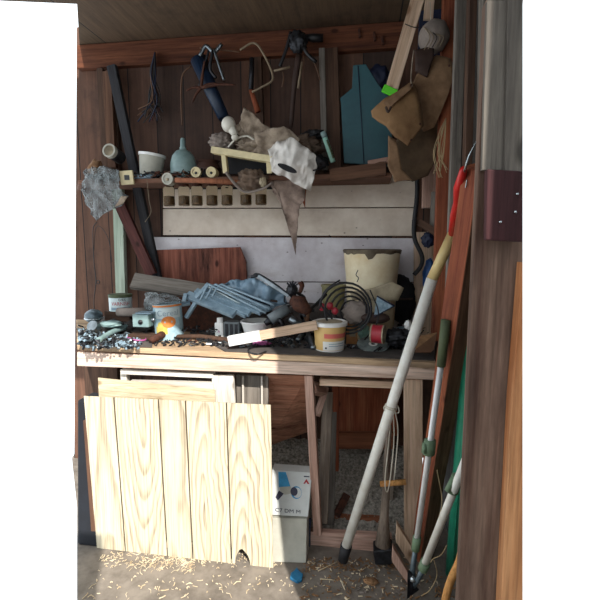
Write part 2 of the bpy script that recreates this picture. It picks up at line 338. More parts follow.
# ceiling
g0 = atz(77, 4, ZT)
mb = MB().prism([(-1.65, WY+.03, ZT), (g0.x, g0.y, ZT), (-1.9, 1.86, ZT), (-2.2, 1.8, ZT), (-2.2, .34, ZT), (.9, .34, ZT), (.9, 1.15, ZT), (.47, 1.5, ZT), (.47, WY+.03, ZT)], (0, 0, .03)); struct('ceiling', mb, 'ceilingply')
struct('sun_block_sheet', MB().prism([(-2.3, .7, 2.68), (1, .7, 2.68), (1, 2.0, 2.68), (-2.3, 2.0, 2.68)], (0, 0, .03)), 'ceilingply')  # unseen sheet added over the ceiling to stop sun reaching the upper left wall
# floor: slab that runs out under the bench, open ground behind the camera
p1, p2, p3, p4 = atz(77, 603, 0), atz(77, 540, 0), atz(523, 603, 0), atz(523, 560, 0)
fl = [(-1.9, WY+.1), (-1.86, WY), (atz(77, 505, 0).x, atz(77, 505, 0).y), (p2.x, p2.y), (p1.x, p1.y), (-3, .9), (-3, -3), (3, -3), (3, .9), (.5, .9), (.5, WY+.1)]
mb = MB().prism([(x, y, -.04) for x, y in fl], (0, 0, .04))
struct('floor', mb, 'floordirt')
# right wall of grey boards, bent where it meets the door jamb
struct('wall_right', MB().prism([(.42, 1.36, 0), (.42, WY, 0), (.46, WY, 0), (.46, 1.5, 0)], (0, 0, ZT)), 'sideplanks')
def slab4(a, b_, th):
    """upright wall between two plan lines that lean outwards towards the floor"""
    vs = []
    for (yy, o) in ((a, 0), (b_, 0)):
        t_, l_ = at(522, -30, yy), at(522, 600, yy); k = (l_.x-t_.x)/(t_.z-l_.z); xf = lambda z: min(l_.x+(l_.z-z)*k, .46)
        for z in (0, ZT): vs += [(xf(z)-th, yy, z), (xf(z)-.001, yy, z)]
    return MB().add(vs, [(0, 1, 3, 2), (4, 5, 7, 6), (0, 1, 5, 4), (2, 3, 7, 6), (0, 2, 6, 4), (1, 3, 7, 5)])
struct('wall_doorway', slab4(.764, 1.372, .02), 'sideplanks')
struct('sun_block_wall', MB().prism([(.42, .28, 0), (2.4, .28, 0), (2.4, .32, 0), (.42, .32, 0)], (0, 0, 2.6)), 'sideplanks')  # unseen slab added beside the viewer to keep the sun off the jamb
# door jamb board beside the viewer
JY = .74
struct('trim_1', MB().prism([at(486, 0, JY), at(523, 0, JY), at(523, 900, JY), at(444, 900, JY)], (0, .022, 0)), 'jambwood', bevel=.001)
tag(poly('trim_2', [(487, 0), (523, 0), (523, 170), (482, 170)], JY-.012, .011, 'jambgrey'), kind='structure')
tag(poly('trim_3', [(508, -5), (523, -5), (523, 172), (505, 172)], JY-.022, .009, 'jambgrey'), kind='structure')
tag(poly('trim_4', [(523, 262), (523, 900), (486, 900), (501, 600), (512, 400)], JY-.03, .028, 'jamborange'), kind='structure')
pl = thing('screwed_board', 'dark red brown wooden plate screwed across the weathered door jamb', 'board', at(503, 241, JY-.02))
poly('board', [(487, 169), (523, 171), (523, 242), (486, 240)], JY-.03, .016, 'platewood', pl, bevel=.002)
for x, y in ((517, 194), (515, 212), (500, 222)):
    cyl('screw', at(x, y, JY-.0315), .0018, .0025, 'silver', pl, R(90, 'X'))
tag(bar('nail', at(490, 161, JY-.04), at(489, 168, JY-.015), .002, .002, 'rust'), 'kinked iron nail driven into jamb above dark plate', 'nail') if 0 else None
# top rail
mb = MB().box((0, 0, 0), (1, 1, 1)); mb = MB().prism([at(77, 45, WY-.04), at(404, 21, WY-.04), at(404, 47, WY-.04), at(77, 69, WY-.04)], (0, .04, 0)); struct('trim_5', mb, 'railwood', bevel=.003)
# studs on the back wall
def stud(n, x0, x1, y0, y1, w_, mat, Y=WY-.03, th=.03): 
    return tag(bar(f'trim_{n}', at(x0, y0, Y-.015), at(x1, y1, Y-.015), w_, th, mat), kind='structure')
stud(6, 101, 106, 69, 168, .035, 'darkwood'); stud(7, 108, 113, 72, 168, .05, 'studwood', WY-.045)
stud(8, 331, 335, 49, 170, .07, 'darkwood'); stud(9, 322, 325, 49, 170, .03, 'greywood', WY-.035); stud(10, 258, 262, 58, 170, .04, 'darkwood')
stud(11, 113, 122, 66, 280, .045, 'darkwood', WY-.012); stud(12, 118, 122, 176, 300, .06, 'greenish', WY-.035)
tag(bar('trim_13', at(112, 66, WY-.09), at(162, 300, WY-.09), .05, .03, 'bracewood'), kind='structure')
tag(bar('trim_14', at(118, 200, WY-.13), at(152, 275, WY-.13), .06, .025, 'maroonwood'), kind='structure')
# white boards behind the bench
def wb(n, pts, mat, Y=WY-.022): tag(poly(f'trim_{n}', pts, Y, .02, mat, bevel=.002), kind='structure')
wb(15, [(163, 178), (416, 174), (416, 207), (163, 208)], 'ivorypaint'); wb(16, [(163, 209), (416, 208), (416, 236), (163, 235)], 'ivorypaint')
wb(17, [(149, 237), (415, 238.2), (415, 282), (152, 281)], 'whitepaint', WY-.026); wb(18, [(152, 282), (415, 283), (415, 332), (156, 331)], 'whitepaint', WY-.024)
# side wall studs and blocking
def sidebar(n, x, y0, y1, Y, wd, dp, mat, x2=None):
    tag(bar(f'trim_{n}', at(x, y0, Y), at(x2 or x, y1, Y), wd, dp, mat), kind='structure')
sidebar(19, 449, -5, 340, 2.02, .05, .05, 'orangewood', 437); sidebar(20, 461, -5, 330, 1.74, .035, .04, 'greywood', 449)
sidebar(21, 472, -5, 300, 1.54, .022, .05, 'darkwood', 463); sidebar(22, 483, -5, 300, 1.38, .012, .05, 'jambgrey', 477)
sidebar(23, 430, 165, 208, 2.3, .07, .04, 'pinkwood', 429); sidebar(24, 437, 192, 232, 2.2, .05, .04, 'greywood', 435); sidebar(25, 424, 232, 350, 2.33, .10, .03, 'palewood', 423)
tag(bar('trim_26', at(415, 220, 2.25), at(440, 235, 2.1), .03, .03, 'darkwood'), kind='structure')
tag(bar('trim_27', at(432, -5, 2.3), at(427, 100, 2.3), .11, .03, 'navy'), kind='structure')
# ---------------------------------------------------------------- gravel heap under the bench
def ground_patch(name, x0, x1, y0, y1, hf, mat, n=60, rough=.012):
    mb = MB()
    for j in range(n+1):
        for i in range(n+1):
            x = x0+(x1-x0)*i/n; y = y0+(y1-y0)*j/n; e = hf(x, y)
            mb.v.append(V((x, y, e+(rough*noise.noise(V((x*40, y*40, 0)))+rough*.6*noise.noise(V((x*90, y*90, 3))) if e > -.03 else 0))))
    for j in range(n):
        for i in range(n): a = j*(n+1)+i; mb.f.append((a, a+1, a+n+2, a+n+1)); mb.mi.append(0)
    return put(name, mb, mat, smooth=True)
heap = lambda x, y: -.02+.26*max(0, min(1, (y-1.86)/.5))**.8*(1 if x > -.75 else max(0, 1+(x+.75)*4))
tag(ground_patch('gravel_heap', -1, .3, 1.85, 2.39, heap, 'gravel'), 'grey gravel heaped against the back wall under the workbench', 'gravel', kind='stuff')
mb = MB()
for i in range(900):
    x, y = random.uniform(-.8, .28), random.uniform(1.9, 2.36); r = random.uniform(.004, .012); c = V((x, y, heap(x, y)+r*.3)); s = len(mb.v)
    q = [c+V((random.uniform(.6, 1)*r*a, random.uniform(.6, 1)*r*b_, random.uniform(.5, 1)*r*e)) for a, b_, e in ((1, 0, 0), (-1, 0, 0), (0, 1, 0), (0, -1, 0), (0, 0, 1), (0, 0, -1))]
    mb.add(q, [(0, 2, 4), (2, 1, 4), (1, 3, 4), (3, 0, 4), (2, 0, 5), (1, 2, 5), (3, 1, 5), (0, 3, 5)])
tag(put('pebbles', mb, 'stone'), 'loose grey pebbles lying on the gravel heap under the bench', 'pebbles', kind='stuff')
# ================================================================ THE WORKBENCH
bl, br = at(77, 345, BF), at(437, 363, BF)
zb = lambda x: bl.z+(br.z-bl.z)*(x-bl.x)/(br.x-bl.x)      # the old top sags to the right
def ob(px, py):
    """point on the bench top seen at a pixel"""
    p = atz(px, py, ZB)
    for _ in range(4): p = atz(px, py, zb(p.x))
    return p
bench = thing('workbench', 'rough timber workbench with splintered pale top and open underside', 'workbench', (0, 1.8, 0))
bkl = at(77, 330, WY-.03)
mb = MB().prism([(bl.x, BF, zb(bl.x)), (br.x, BF, zb(br.x)), (br.x, WY-.03, zb(br.x)), (bkl.x, WY-.03, zb(bkl.x)-.004)], (0, 0, -.024)); put('bench_top', mb, 'benchtop', bench, bevel=.003)
mb = MB().prism([at(77, 352, BF+.01), at(437, 368, BF+.01), at(437, 380, BF+.01), at(77, 366, BF+.01)], (0, .035, 0)); put('apron', mb, 'apronwood', bench, bevel=.002)
mb = MB(); q = [ob(225, 352), ob(434, 361), ob(437, 337), ob(190, 333)]; mb.prism([v+V((0, 0, .001)) for v in q], (0, 0, .004)); tag(put('mat', mb, 'mat', bench), 'dark grimy mat')
def leg(nm, a, b_, w_, t_, m): return bar(nm, a, b_, w_, t_, m, bench)
leg('leg', atz(318, 532, .06), at(309, 374, 1.8), .036, .05, 'pinkwood'); leg('leg', atz(413, 556, 0), at(413, 378, 1.8), .075, .04, 'palewood')
leg('leg', V((-1.24, 1.95, 0)), V((-1.24, 1.95, .84)), .06, .05, 'darkwood'); leg('rail', at(320, 381, 1.83), at(400, 384, 1.83), .03, .04, 'palewood')
leg('rail', at(312, 388, 1.84), at(322, 390, 2.0), .04, .05, 'pinkwood')
leg('rail', at(336, 381, 2.2), at(336, 470, 2.2), .03, .03, 'redwood'); leg('rail', at(334, 440, 2.25), at(394, 440, 2.25), .09, .03, 'slab')
leg('sill', at(311, 541, 1.83), at(392, 546, 1.83), .115, .03, 'pinkwood'); leg('sill', at(322, 520, 1.97), at(388, 525, 1.97), .075, .03, 'slab')
poly('back_panel', [(332, 378), (397, 378), (397, 436), (332, 436)], 2.33, .012, 'backply', bench)
# ---- boards stored beneath it
tag(poly('plywood_sheet', [(266, 374, 1.86), (308, 376, 1.86), (308, 432, 2.2), (266, 447, 2.2)], 2, .012, 'ply'), 'reddish brown plywood sheet slanting under the bench beside the front leg', 'plywood')
for i, (x0, y0, x1, y1, Y0, Y1, wd, m, lb) in enumerate([(328, 392, 322, 523, 2.05, 1.86, .05, 'weathered', 'grey weathered board leaning just behind the bench leg'), (334, 410, 331, 525, 2.2, 1.92, .03, 'greywood', 'thin grey slat leaning right of the weathered board under the bench'), (326, 388, 317, 415, 2.05, 1.9, .03, 'pinkwood', 'short pale offcut wedged high under the bench top')]):
    tag(bar('leaning_board', at(x0, y0, Y0), at(x1, y1, Y1), wd, .02, m, rough=.001), lb, 'board')
tag(bar('iron_bar', at(347, 494, 2.0), at(336, 516, 1.95), .035, .02, 'rust'), 'dark rusty iron block lying on gravel below the bench', 'iron')
tag(poly('wooden_shim', [(384, 460), (394, 466), (393, 500), (386, 500)], 2.05, .015, 'weathered'), 'small grey board end poking up behind the white pole', 'board')
# white cabinet frame at left
fr_ = thing('cabinet_frame', 'white painted open cabinet frame under the left of the bench', 'cabinet', (-.9, 1.85, 0))
P = lambda a, b_, w_, m='whitewood', t=.03: bar('rail', a, b_, w_, t, m, fr_)
P(at(122, 371, 1.80), at(214, 375, 1.80), .022); P(at(131, 384, 1.80), at(214, 386, 1.80), .035)
bar('upright', at(125, 371, 1.82), at(129, 540, 1.86), .03, .03, 'whitewood', fr_); bar('upright', at(223, 375, 1.80), at(233, 548, 1.80), .10, .02, 'whitewood', fr_)
poly('side_panel', [(236, 375), (268, 376), (268, 545), (240, 545)], 1.87, .02, 'greywood', fr_); bar('batten', at(243, 376, 1.86), at(244, 500, 1.86), .008, .012, 'whitewood', fr_); bar('batten', at(262, 376, 1.86), at(262, 500, 1.86), .008, .012, 'whitewood', fr_)
# backing behind the open frame
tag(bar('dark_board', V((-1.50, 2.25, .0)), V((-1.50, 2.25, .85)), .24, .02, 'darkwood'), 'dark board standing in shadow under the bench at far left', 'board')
# the two sunlit pine sheets
def sheetpanel(name, label, px, boards, Y0, Y1, mats, hole=None):
    root = thing(name, label, 'panel', atz(px[3][0], px[3][1], 0))
    tl, tr, brr, bll = at(*px[0], Y1), at(*px[1], Y1), atz(*px[2], .002), atz(*px[3], .002)
    xa = (tr-tl).normalized(); up = ((tl+tr)/2-(bll+brr)/2).normalized(); n = xa.cross(up).normalized(); up = n.cross(xa)
    M = Matrix((xa, n*-1, up)).transposed().to_4x4(); M = Matrix.Translation(bll) @ M
    I = M.inverted(); q = [I @ v for v in (tl, tr, brr, bll)]
    top = lambda u: V((q[0].x+(q[1].x-q[0].x)*u, 0, q[0].z+(q[1].z-q[0].z)*u)); bot = lambda u: V((q[3].x+(q[2].x-q[3].x)*u, 0, q[3].z+(q[2].z-q[3].z)*u))
    mb = MB(); e = .0065/abs(q[1].x-q[0].x)
    mb.cur = len(boards); mb.prism([top(.001)+V((0, .0015, -.002)), top(.999)+V((0, .0015, -.002)), bot(.97)+V((0, .0015, .075)), bot(.001)+V((0, .0015, .075))], (0, .009, 0))
    us = [0]+boards
    for i in range(len(boards)):
        mb.cur = i; u0, u1 = us[i]+(e/2 if i else 0), us[i+1]-(e/2 if i < len(boards)-1 else 0)
        pts = [bot(u0), bot(u1), top(u1), top(u0)]
        if hole and i == len(boards)-1:
            h = []; 
            for k in range(9):
                a_ = math.pi*k/8; h.append(bot(hole[0]-hole[1]*math.cos(a_))+V((0, 0, math.sin(a_)*hole[2]*(1.15 if k in (3, 4) else 1))))
            pts = [bot(u0)]+h+[bot(u1), top(u1), top(u0)]
        mb.prism(pts, (0, .004, 0))
    o = put('boards', mb, mats+['cardgrey'] if False else mats+['backing'], root, M); return root, M
plain('backing', '4c3c2a', .9)
for i, (u0, s_, of) in enumerate(((-.34, .03, .12), (-.155, -.13, .045), (-.02, .02, .22), (.125, .12, .018), (.295, .13, .055))): pine(f'pine{i}', u0, s_, of, 58)
root, M = sheetpanel('pine_sheet', 'large sunlit grooved pine panel leaning against the bench, notched at its bottom', [(82, 397), (270, 406), (272, 572), (97, 548)], [.17, .415, .56, .775, 1], 0, 1.66, ['pine0', 'pine1', 'pine2', 'pine3', 'pine4'], (.835, .042, .062))
s2 = thing('pine_sheet', 'smaller pine panel showing above and behind the large sunlit one', 'panel', atz(120, 548, 0))
tl, tr = at(98, 378, 1.745), at(215, 390, 1.72); z0 = V((tl.x, 1.73, .0)); 
put('sheet', MB().prism([(tl.x+.02, 1.70, .0), (tr.x, 1.70, 0), tr, tl], (0, .006, 0)), 'sheetgrain', s2)
tag(bar('pine_board', atz(93, 549, 0)+V((0, .03, 0)), at(88, 420, 1.71), .04, .015, 'studwood'), 'narrow brown board edge peeking out left of the pine panel', 'board')
# dark crate of wires, far left underside
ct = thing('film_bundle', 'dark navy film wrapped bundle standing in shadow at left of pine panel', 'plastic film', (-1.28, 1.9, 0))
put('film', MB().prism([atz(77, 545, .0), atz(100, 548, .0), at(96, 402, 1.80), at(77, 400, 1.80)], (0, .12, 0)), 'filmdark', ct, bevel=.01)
# ================================================================ CARTONS
c1 = thing('lower_carton', 'plain grey white carton on the floor beneath the grinder box', 'box', atz(290, 563, 0))
A = at(272, 519, 1.74); put('carton', MB().prism([atz(272, 562, 0.001), atz(306, 563, .001), at(307, 519, 1.74), at(272, 518, 1.74)], (0, .17, 0)), 'cardgrey', c1, bevel=.002)
c2 = thing('grinder_box', 'white cardboard box printed with a blue angle grinder, topmost of two', 'box', at(290, 517, 1.75))
q0, q1, q2, q3 = at(272, 515, 1.745), at(308, 517, 1.745), at(312, 473, 1.80), at(272, 470, 1.80)
c2p = put('carton', MB().prism([q0, q1, q2, q3], (0, .05, .006)), 'cardwhite', c2, bevel=.002)
def onf(x, y, o=.001):
    u = (x-272)/(36+4*(517-y)/45); v_ = (516-y)/45; p = q0.lerp(q1, u).lerp(q3.lerp(q2, u), v_); return p+V((0, -o, 0))
def decal(nm, pts, mat, par, o=.0012): return put(nm, MB().prism([onf(x, y, o) for x, y in pts], (0, .001, 0)), mat, par)
decal('grinder_body', [(278.5, 472.5), (286, 472), (290.5, 486), (279, 488)], 'artblue', c2p); decal('gear_head', [(280, 487.5), (291, 486), (292, 493), (285, 495), (280, 491)], 'cardgrey', c2p, .0014)
decal('side_handle', [(279, 491), (284, 494), (278, 501), (275.5, 498)], 'artdark', c2p, .0016)
ang = [k*math.pi/10 for k in range(20)]
decal('disc_guard', [(296.5+5.4*math.cos(t), 492+6.4*math.sin(t)) for t in ang], 'artblue', c2p, .0015); decal('disc', [(297.3+4.4*math.cos(t), 492+5.3*math.sin(t)) for t in ang], 'cardwhite', c2p, .0019); decal('disc_hub', [(294.3+3.6*math.cos(t), 491+4.4*math.sin(t)) for t in ang], 'artdark', c2p, .0023)
decal('mark', [(306.5, 477.5), (309.5, 482.5), (307.8, 482.5), (306.5, 480.5), (305, 482.5), (303.5, 482.5)], 'inkred', c2p); decal('mark', [(304, 474.5), (309.5, 474.5), (309.5, 475.5), (304, 475.5)], 'artdark', c2p)
Mx = lambda p: Matrix.Translation(p) @ Matrix((RT, RT.cross(V((0, 0, 1)))*-1, V((0, 0, 1)))).transposed().to_4x4()
text('lettering', 'C7 DM M', .025, TR(onf(288, 511, .002)), 'artdark', c2p, sx=1.15)
tag(put('blue_tag', MB().prism([atz(x, y, .001) for x, y in ((290, 580), (291, 575), (294, 573), (297, 569), (299, 573), (303, 576), (302, 582), (297, 584))], (0, 0, .012)), 'brightblue', bevel=.003), 'small bright blue flat plastic tag on the floor before the cartons', 'plastic tag')
tag(poly('blue_strip', [(307, 520), (311, 519), (310, 548), (307, 550)], 1.80, .01, 'navy'), 'dark blue strip standing between the carton and bench leg', 'strip')
# ================================================================ LEANING TOOLS AT RIGHT
pt = at(480, 166, 1.25); pb = atz(421, 556, 0)
tag(bar('orange_post', pb, pt, .062, .07, 'orangewood', nrm=(-.8, -.6, 0), rough=.003, bevel=.003, mat2='postside'), 'rough orange painted post with weathered cut top leaning at right', 'post')
# pole pruner
pr = thing('pole_pruner', 'long white pole pruner with red head leaning across the bench front', 'pole tool', atz(343, 556, 0))
pb_, pm, ptp = atz(342, 561, .0)+V((0, -.04, .02)), at(432, 279, 1.58), at(453, 234, 1.57)
pb_ = at(343, 556, 1.69); 
tb('pole', [pb_.lerp(pm, .03), pm], .0200, 'polewhite', pr, 20); tb('upper_sleeve', [pm, ptp], .0190, 'polecream', pr, 20)
tb('rubber_foot', [pb_+V((0, 0, -.02)), pb_.lerp(pm, .045)], [.021, .025], 'rubber', pr, 16)
hd = [at(454, 234, 1.57), at(457, 216, 1.46), at(460, 202, 1.38), at(461, 188, 1.31), at(465, 169, 1.22)]
tb('pruner_head', [p_+RT*-.004 for p_ in hd], [.017, .020, .017, .019, .010], 'red', pr, 12, flat=.85); tb('collar', [at(452, 236, 1.57), at(453.5, 231, 1.57)], .0175, 'black', pr, 14)
tb('saw_blade', [at(464, 172, 1.22), at(469, 156, 1.2), at(478, 138, 1.18)], [.004, .003, .001], 'silver', pr, 6); tb('pull_rod', [at(457, 238, 1.56), at(446, 300, 1.56)], .0015, 'cord', pr, 5); tb('pull_rod', [at(460, 220, 1.45), at(467, 180, 1.22)], .002, 'silver', pr, 5)
cr = thing('cord_loop', 'pale cord knotted round the white pole with long loops hanging', 'cord', at(388, 408, 1.62))
kc = at(389, 409, 1.62); ax = (pm-pb_).normalized(); o1 = ax.orthogonal().normalized(); o2 = ax.cross(o1); kc = pb_+ax*((kc-pb_).dot(ax))
tb('wrap', [kc+(o1*math.cos(t*.7)+o2*math.sin(t*.7))*.0225+ax*.0008*t for t in range(20)], .0025, 'cord', cr, 6)
for pts in ([(392, 409), (397, 405), (399, 412), (394, 413), (391, 409)], [(393, 410), (394, 440), (390, 480), (387, 492), (385, 480), (389, 440), (391, 412)], [(395, 411), (398, 430), (396, 460), (394, 480)], [(389, 404), (384, 407), (385, 411)]):
    tb('strand', curve([at(x, y, 1.615+.02*(i % 2)) for i, (x, y) in enumerate(pts)], 5), .0022, 'cord', cr, 6)
# mallet / long handled spade standing on its head
sp_ = thing('iron_tamper', 'old iron headed tamper with pale crossbar handle standing under the bench', 'hand tool', atz(383, 562, 0))
tb('shaft', [at(383, 545, 1.72), at(384, 520, 1.73), at(386, 490, 1.74), at(387, 460, 1.75), at(389, 425, 1.76)], [.034, .02, .016, .014, .012], 'weathered', sp_, 12)
hp = at(383, 556, 1.72); put('head', MB().prism([at(373, 551, 1.69), at(393, 549, 1.69), at(393, 565, 1.69), at(375, 566, 1.69)], (0, .07, 0)), 'darksteel', sp_, bevel=.008); tb('grip', [at(380, 484, 1.72), at(406, 482, 1.72)], .012, 'honey', sp_, 12)
# offcuts at the right leg
tag(poly('offcut', [(397, 524), (411, 546), (417, 575), (396, 542)], 1.66, .03, 'palewood'), 'pale split offcut leaning at the foot of right bench leg', 'offcut'); tag(poly('offcut', [(393, 548), (411, 578), (410, 587), (392, 562)], 1.6, .03, 'pinkwood'), 'lower pinkish offcut propped beside the lopper blades', 'offcut')
# loppers
lp = thing('loppers', 'long handled aluminium loppers standing blades down, sage green clamps', 'loppers', atz(408, 594, 0))
h1t, h1b = at(441, 366, 1.40), at(416, 545, 1.46); h2t, h2b = at(472, 444, 1.28), at(424, 566, 1.42)
tb('handle', [h1b, h1t], .0125, 'aluminium', lp, 14, flat=.7); tb('handle', [h2b, h2t], .0155, 'polewhite', lp, 14, flat=.8)
tb('grip', [h1t, at(446, 320, 1.385)], [.0145, .0155], 'olive', lp, 12)
for (x, y, x2, y2, Y) in ((430, 440, 429, 454, 1.42), (458, 476, 452, 492, 1.335)):
    o = tb('clamp', [at(x, y, Y), at(x2, y2, Y)], .023, 'sage', lp, 10, flat=.8)
    o2_ = tb('clamp_lever', [at(x-5, y+3, Y-.01), at(x2-5, y2-1, Y-.015)], .009, 'sage', lp, 8)
tb('ferrule', [h1b.lerp(h1t, -.03), h1b.lerp(h1t, .05)], .0145, 'sage', lp, 12); tb('ferrule', [h2b.lerp(h2t, -.03), h2b.lerp(h2t, .04)], .0175, 'sage', lp, 12)
tb('shank', [h1b, at(413, 566, 1.465), at(412, 582, 1.46)], [.009, .010, .012], 'bluesteel', lp, 8); tb('shank', [h2b, at(418, 580, 1.44), at(413, 586, 1.45)], [.011, .009, .01], 'bluesteel', lp, 8)
tb('pivot', [at(413, 579, 1.44), at(413, 579, 1.47)], .012, 'silver', lp, 12); put('blade', MB().prism([at(408, 570, 1.45), at(416, 578, 1.45), at(412, 594, 1.43), at(407, 600, 1.41)], (0, .006, 0)), 'darksteel', lp); put('blade', MB().prism([at(413, 584, 1.455), at(419, 590, 1.45), at(411, 596, 1.43)], (0, .005, 0)), 'darksteel', lp)
# green folded parasol-like tube
gp = thing('green_tube', 'tall green ribbed plastic tube standing behind the loppers at right', 'tube', atz(452, 574, 0))
g1, g2 = atz(453, 574, 0), at(478, 250, 1.36)
tb('tube', [g1, g1.lerp(g2, .38), g1.lerp(g2, .62), g1.lerp(g2, .85), g2], [.031, .029, .026, .017, .005], 'green', gp, 14)
for k in (-1, 0, 1): tb('rib', [g1+RT*.012*k+V((0, -.03, 0)), g1.lerp(g2, .6)+RT*.009*k+V((0, -.022, 0))], .003, 'green', gp, 6)
# curved tool handle at the bottom
ch = curve([at(463, 545, 1.28), at(459, 562, 1.26), at(451, 580, 1.24), at(445, 602, 1.22), at(440, 640, 1.2)], 6); tag(tb('wooden_cane', ch, .0115, 'honey', n=12), 'curved honey coloured wooden tool handle rising at bottom right', 'handle')
# ropes near the right corner
for i, pts in enumerate([[(437, 470), (442, 500), (438, 520), (430, 540)], [(447, 545), (441, 555), (432, 560), (425, 575)], [(434, 560), (437, 575), (430, 590), (421, 596)]]):
    tag(tb('dry_stem', curve([at(x, y, 1.55) for x, y in pts], 5), .0018, 'straw', n=5), ['dry pale stem hanging upright between lopper handles', 'dry straw stem bent beside the green tube foot', 'dry stem lying near the lopper blades'][i], 'straw')
bn = thing('raffia_bunch', 'bunch of pale raffia strands hanging beside leather tool pouches', 'raffia', at(443, 150, 1.75))
for k in range(9):
    x = 442+random.uniform(-4, 6); tb('strand', curve([at(446, 118, 1.80), at(x, 135, 1.77), at(x+random.uniform(-6, 2), 155, 1.76), at(x+random.uniform(-6, 8), 165+random.uniform(0, 20), 1.77)], 5), .0016, 'straw', bn, 5)
tag(tb('black_hose', curve([at(x, y, 2.2) for x, y in ((417, 165), (417, 195), (414, 225), (415, 240), (422, 256), (421, 266), (414, 275))], 6), .011, 'rubber', n=10), 'black hose hanging down the corner right of the white boards', 'hose')
tag(blob('blue_coil', at(429, 278, 2.25), (.06, .05, .19), 'blueplastic', .2, 3), 'blue plastic strap roll hanging behind the white pole', 'strap')
tag(blob('dark_fixture', at(428, 240, 2.2), (.06, .04, .07), 'navy', .3, 3), 'dark blue bracket fixed on the corner board above blue strap', 'bracket')
# ================================================================ TOOL BELT AND THINGS IN THE UPPER RIGHT
tb_ = thing('tool_belt', 'brown suede tool belt with big pouches hanging from the rail', 'tool belt', at(410, 100, 2.0))
def pouch(nm, pts, Y, mat, th=.05, seed=0, bulge=.03): return sheet(nm, pts, Y, mat, .008, 9, th, tb_, 3, seed, bulge)
pouch('rear_pouch', [(392, 150), (408, 120), (436, 112), (440, 130), (436, 160), (428, 176), (412, 182), (398, 170)], 2.08, 'suededark', .03, 2)
pouch('strap_pouch', [(388, 135), (396, 140), (402, 170), (412, 180), (395, 182), (388, 165)], 2.0, 'suede', .015, 5, .01)
pouch('middle_pouch', [(418, 72), (436, 56), (450, 60), (454, 72), (448, 95), (434, 128), (424, 132), (412, 110), (412, 85)], 1.98, 'suede', .04, 4)
pouch('pouch_flap', [(415, 50), (434, 46), (434, 58), (427, 78), (415, 72)], 1.95, 'leather', .012, 1, .01)
pouch('front_pouch', [(371, 112), (385, 100), (398, 92), (412, 80), (418, 96), (424, 126), (408, 146), (396, 138), (386, 128), (372, 118)], 1.93, 'suedelight', .035, 6)
pouch('pouch_rim', [(384, 102), (410, 83), (413, 87), (389, 108)], 1.885, 'suede', .01, 1, .0)
tb('hammer_loop', curve([at(391, 107, 1.87), at(388, 112, 1.865), at(386, 107, 1.87)], 4), .005, 'leather', tb_, 6)
tb('lace', curve([at(414, 50, 1.93), at(412, 65, 1.90), at(411, 80, 1.87), at(412, 86, 1.87)], 4), .0028, 'ragpale', tb_, 6)
for x, y in ((411, 85), (420, 124), (411, 140), (449, 66)): cyl('rivet', at(x, y, 1.85), .004, .004, 'rust', tb_, R(90, 'X'))
tag(bar('wooden_batten', at(418, -2, 1.98), at(392, 88, 2.02), .055, .02, 'palewood'), 'pale wooden slat slanting down from the ceiling behind the tool belt', 'board'); tag(bar('wooden_batten', at(430, -3, 2.1), at(428, 20, 2.1), .04, .02, 'palewood'), 'short pale block end at the ceiling above the twine ball', 'board')
tag(tb('wire_tie', curve([at(405, 24, 1.96), at(413, 27, 1.955), at(421, 28, 1.96)], 4), .002, 'wire', n=5), 'thin wire tied round the pale slanting slat', 'wire')
bb = thing('twine_ball', 'grey ball of netting hanging by a cord at the top right', 'ball', at(434, 38, 1.98)); blob('ball', at(434, 37, 1.98), (.125, .125, .13), 'dust', .06, 2, bb)
for k in range(5): tb('cord', curve([at(423+k*3, 26+k*2, 1.925), at(430+k*3.4, 37, 1.915), at(424+k*4, 50-k, 1.925)], 4), .002, 'wirepale' if k != 2 else 'wire', bb, 5)
tb('hanging_cord', [at(430, 2, 1.97), at(431, 24, 1.95)], .0015, 'cord', bb, 5)
tag(bar('lime_clip', at(383, 88, 1.93), at(396, 94, 1.93), .032, .014, 'lime', bevel=.003), 'small lime green clip stuck above the front pouch', 'clip')
tl_ = thing('teal_board', 'teal painted shaped board standing on the shelf behind tool belt', 'board', at(368, 165, 2.25))
poly('panel', [(353, 65), (366, 64), (378, 84), (392, 100), (392, 166), (344, 163), (341, 102), (340, 98), (352, 88)], 2.24, .025, 'teal', tl_, .003); tb('seam', [at(358, 66, 2.2375), at(364, 163, 2.2375)], .0022, 'navy', tl_, 5)
tag(blob('dark_bag', at(378, 78, 2.28), (.12, .06, .12), 'navy', .2, 2), 'dark blue bundle behind the teal board under the rail', 'bundle')
# ================================================================ HANGING THINGS ON THE RAIL
def scr(pts, Y): return [at(x, y, Y) for x, y in pts]
wbn = thing('cable_bundle', 'dark bundle of cable ends hanging from the left of the rail', 'cables', at(153, 60, 2.3))
for k in range(20):
    e = 151+random.uniform(-14, 12); tb('cable', curve(scr([(155, 52), (152+random.uniform(-2, 4), 75), (154+random.uniform(-6, 6), 100), (e, 105+random.uniform(0, 20))], 2.33+random.uniform(-.02, .02)), 5), .0035, random.choice(['wire', 'black', 'leather', 'navy', 'wirebrown', 'maroon']), wbn, 5)
bt = thing('blue_tube', 'blue plastic tube hanging slantwise from the rail', 'tube', at(212, 70, 2.28)); tb('tube', [at(199, 60, 2.30), at(211, 90, 2.28), at(224, 118, 2.26)], [.046, .036, .03], 'bluetube', bt, 16)
gc = thing('garden_shears', 'pair of grey steel pincers hanging over the blue tube', 'pincers', at(212, 45, 2.25))
tb('jaw', curve(scr([(200, 56), (206, 46), (214, 52), (222, 44)], 2.24), 5), .010, 'steel', gc, 7); tb('arm', curve(scr([(213, 50), (210, 68), (216, 78)], 2.23), 5), .008, 'darksteel', gc, 7); tb('arm', curve(scr([(214, 50), (220, 68), (224, 80)], 2.23), 5), .007, 'steel', gc, 7); tb('handle', curve(scr([(209, 50), (203, 70), (199, 88)], 2.25), 5), .006, 'darksteel', gc, 7)
st_ = thing('star_hook', 'rusty many armed claw tool hanging below the pincers', 'claw', at(200, 88, 2.2))
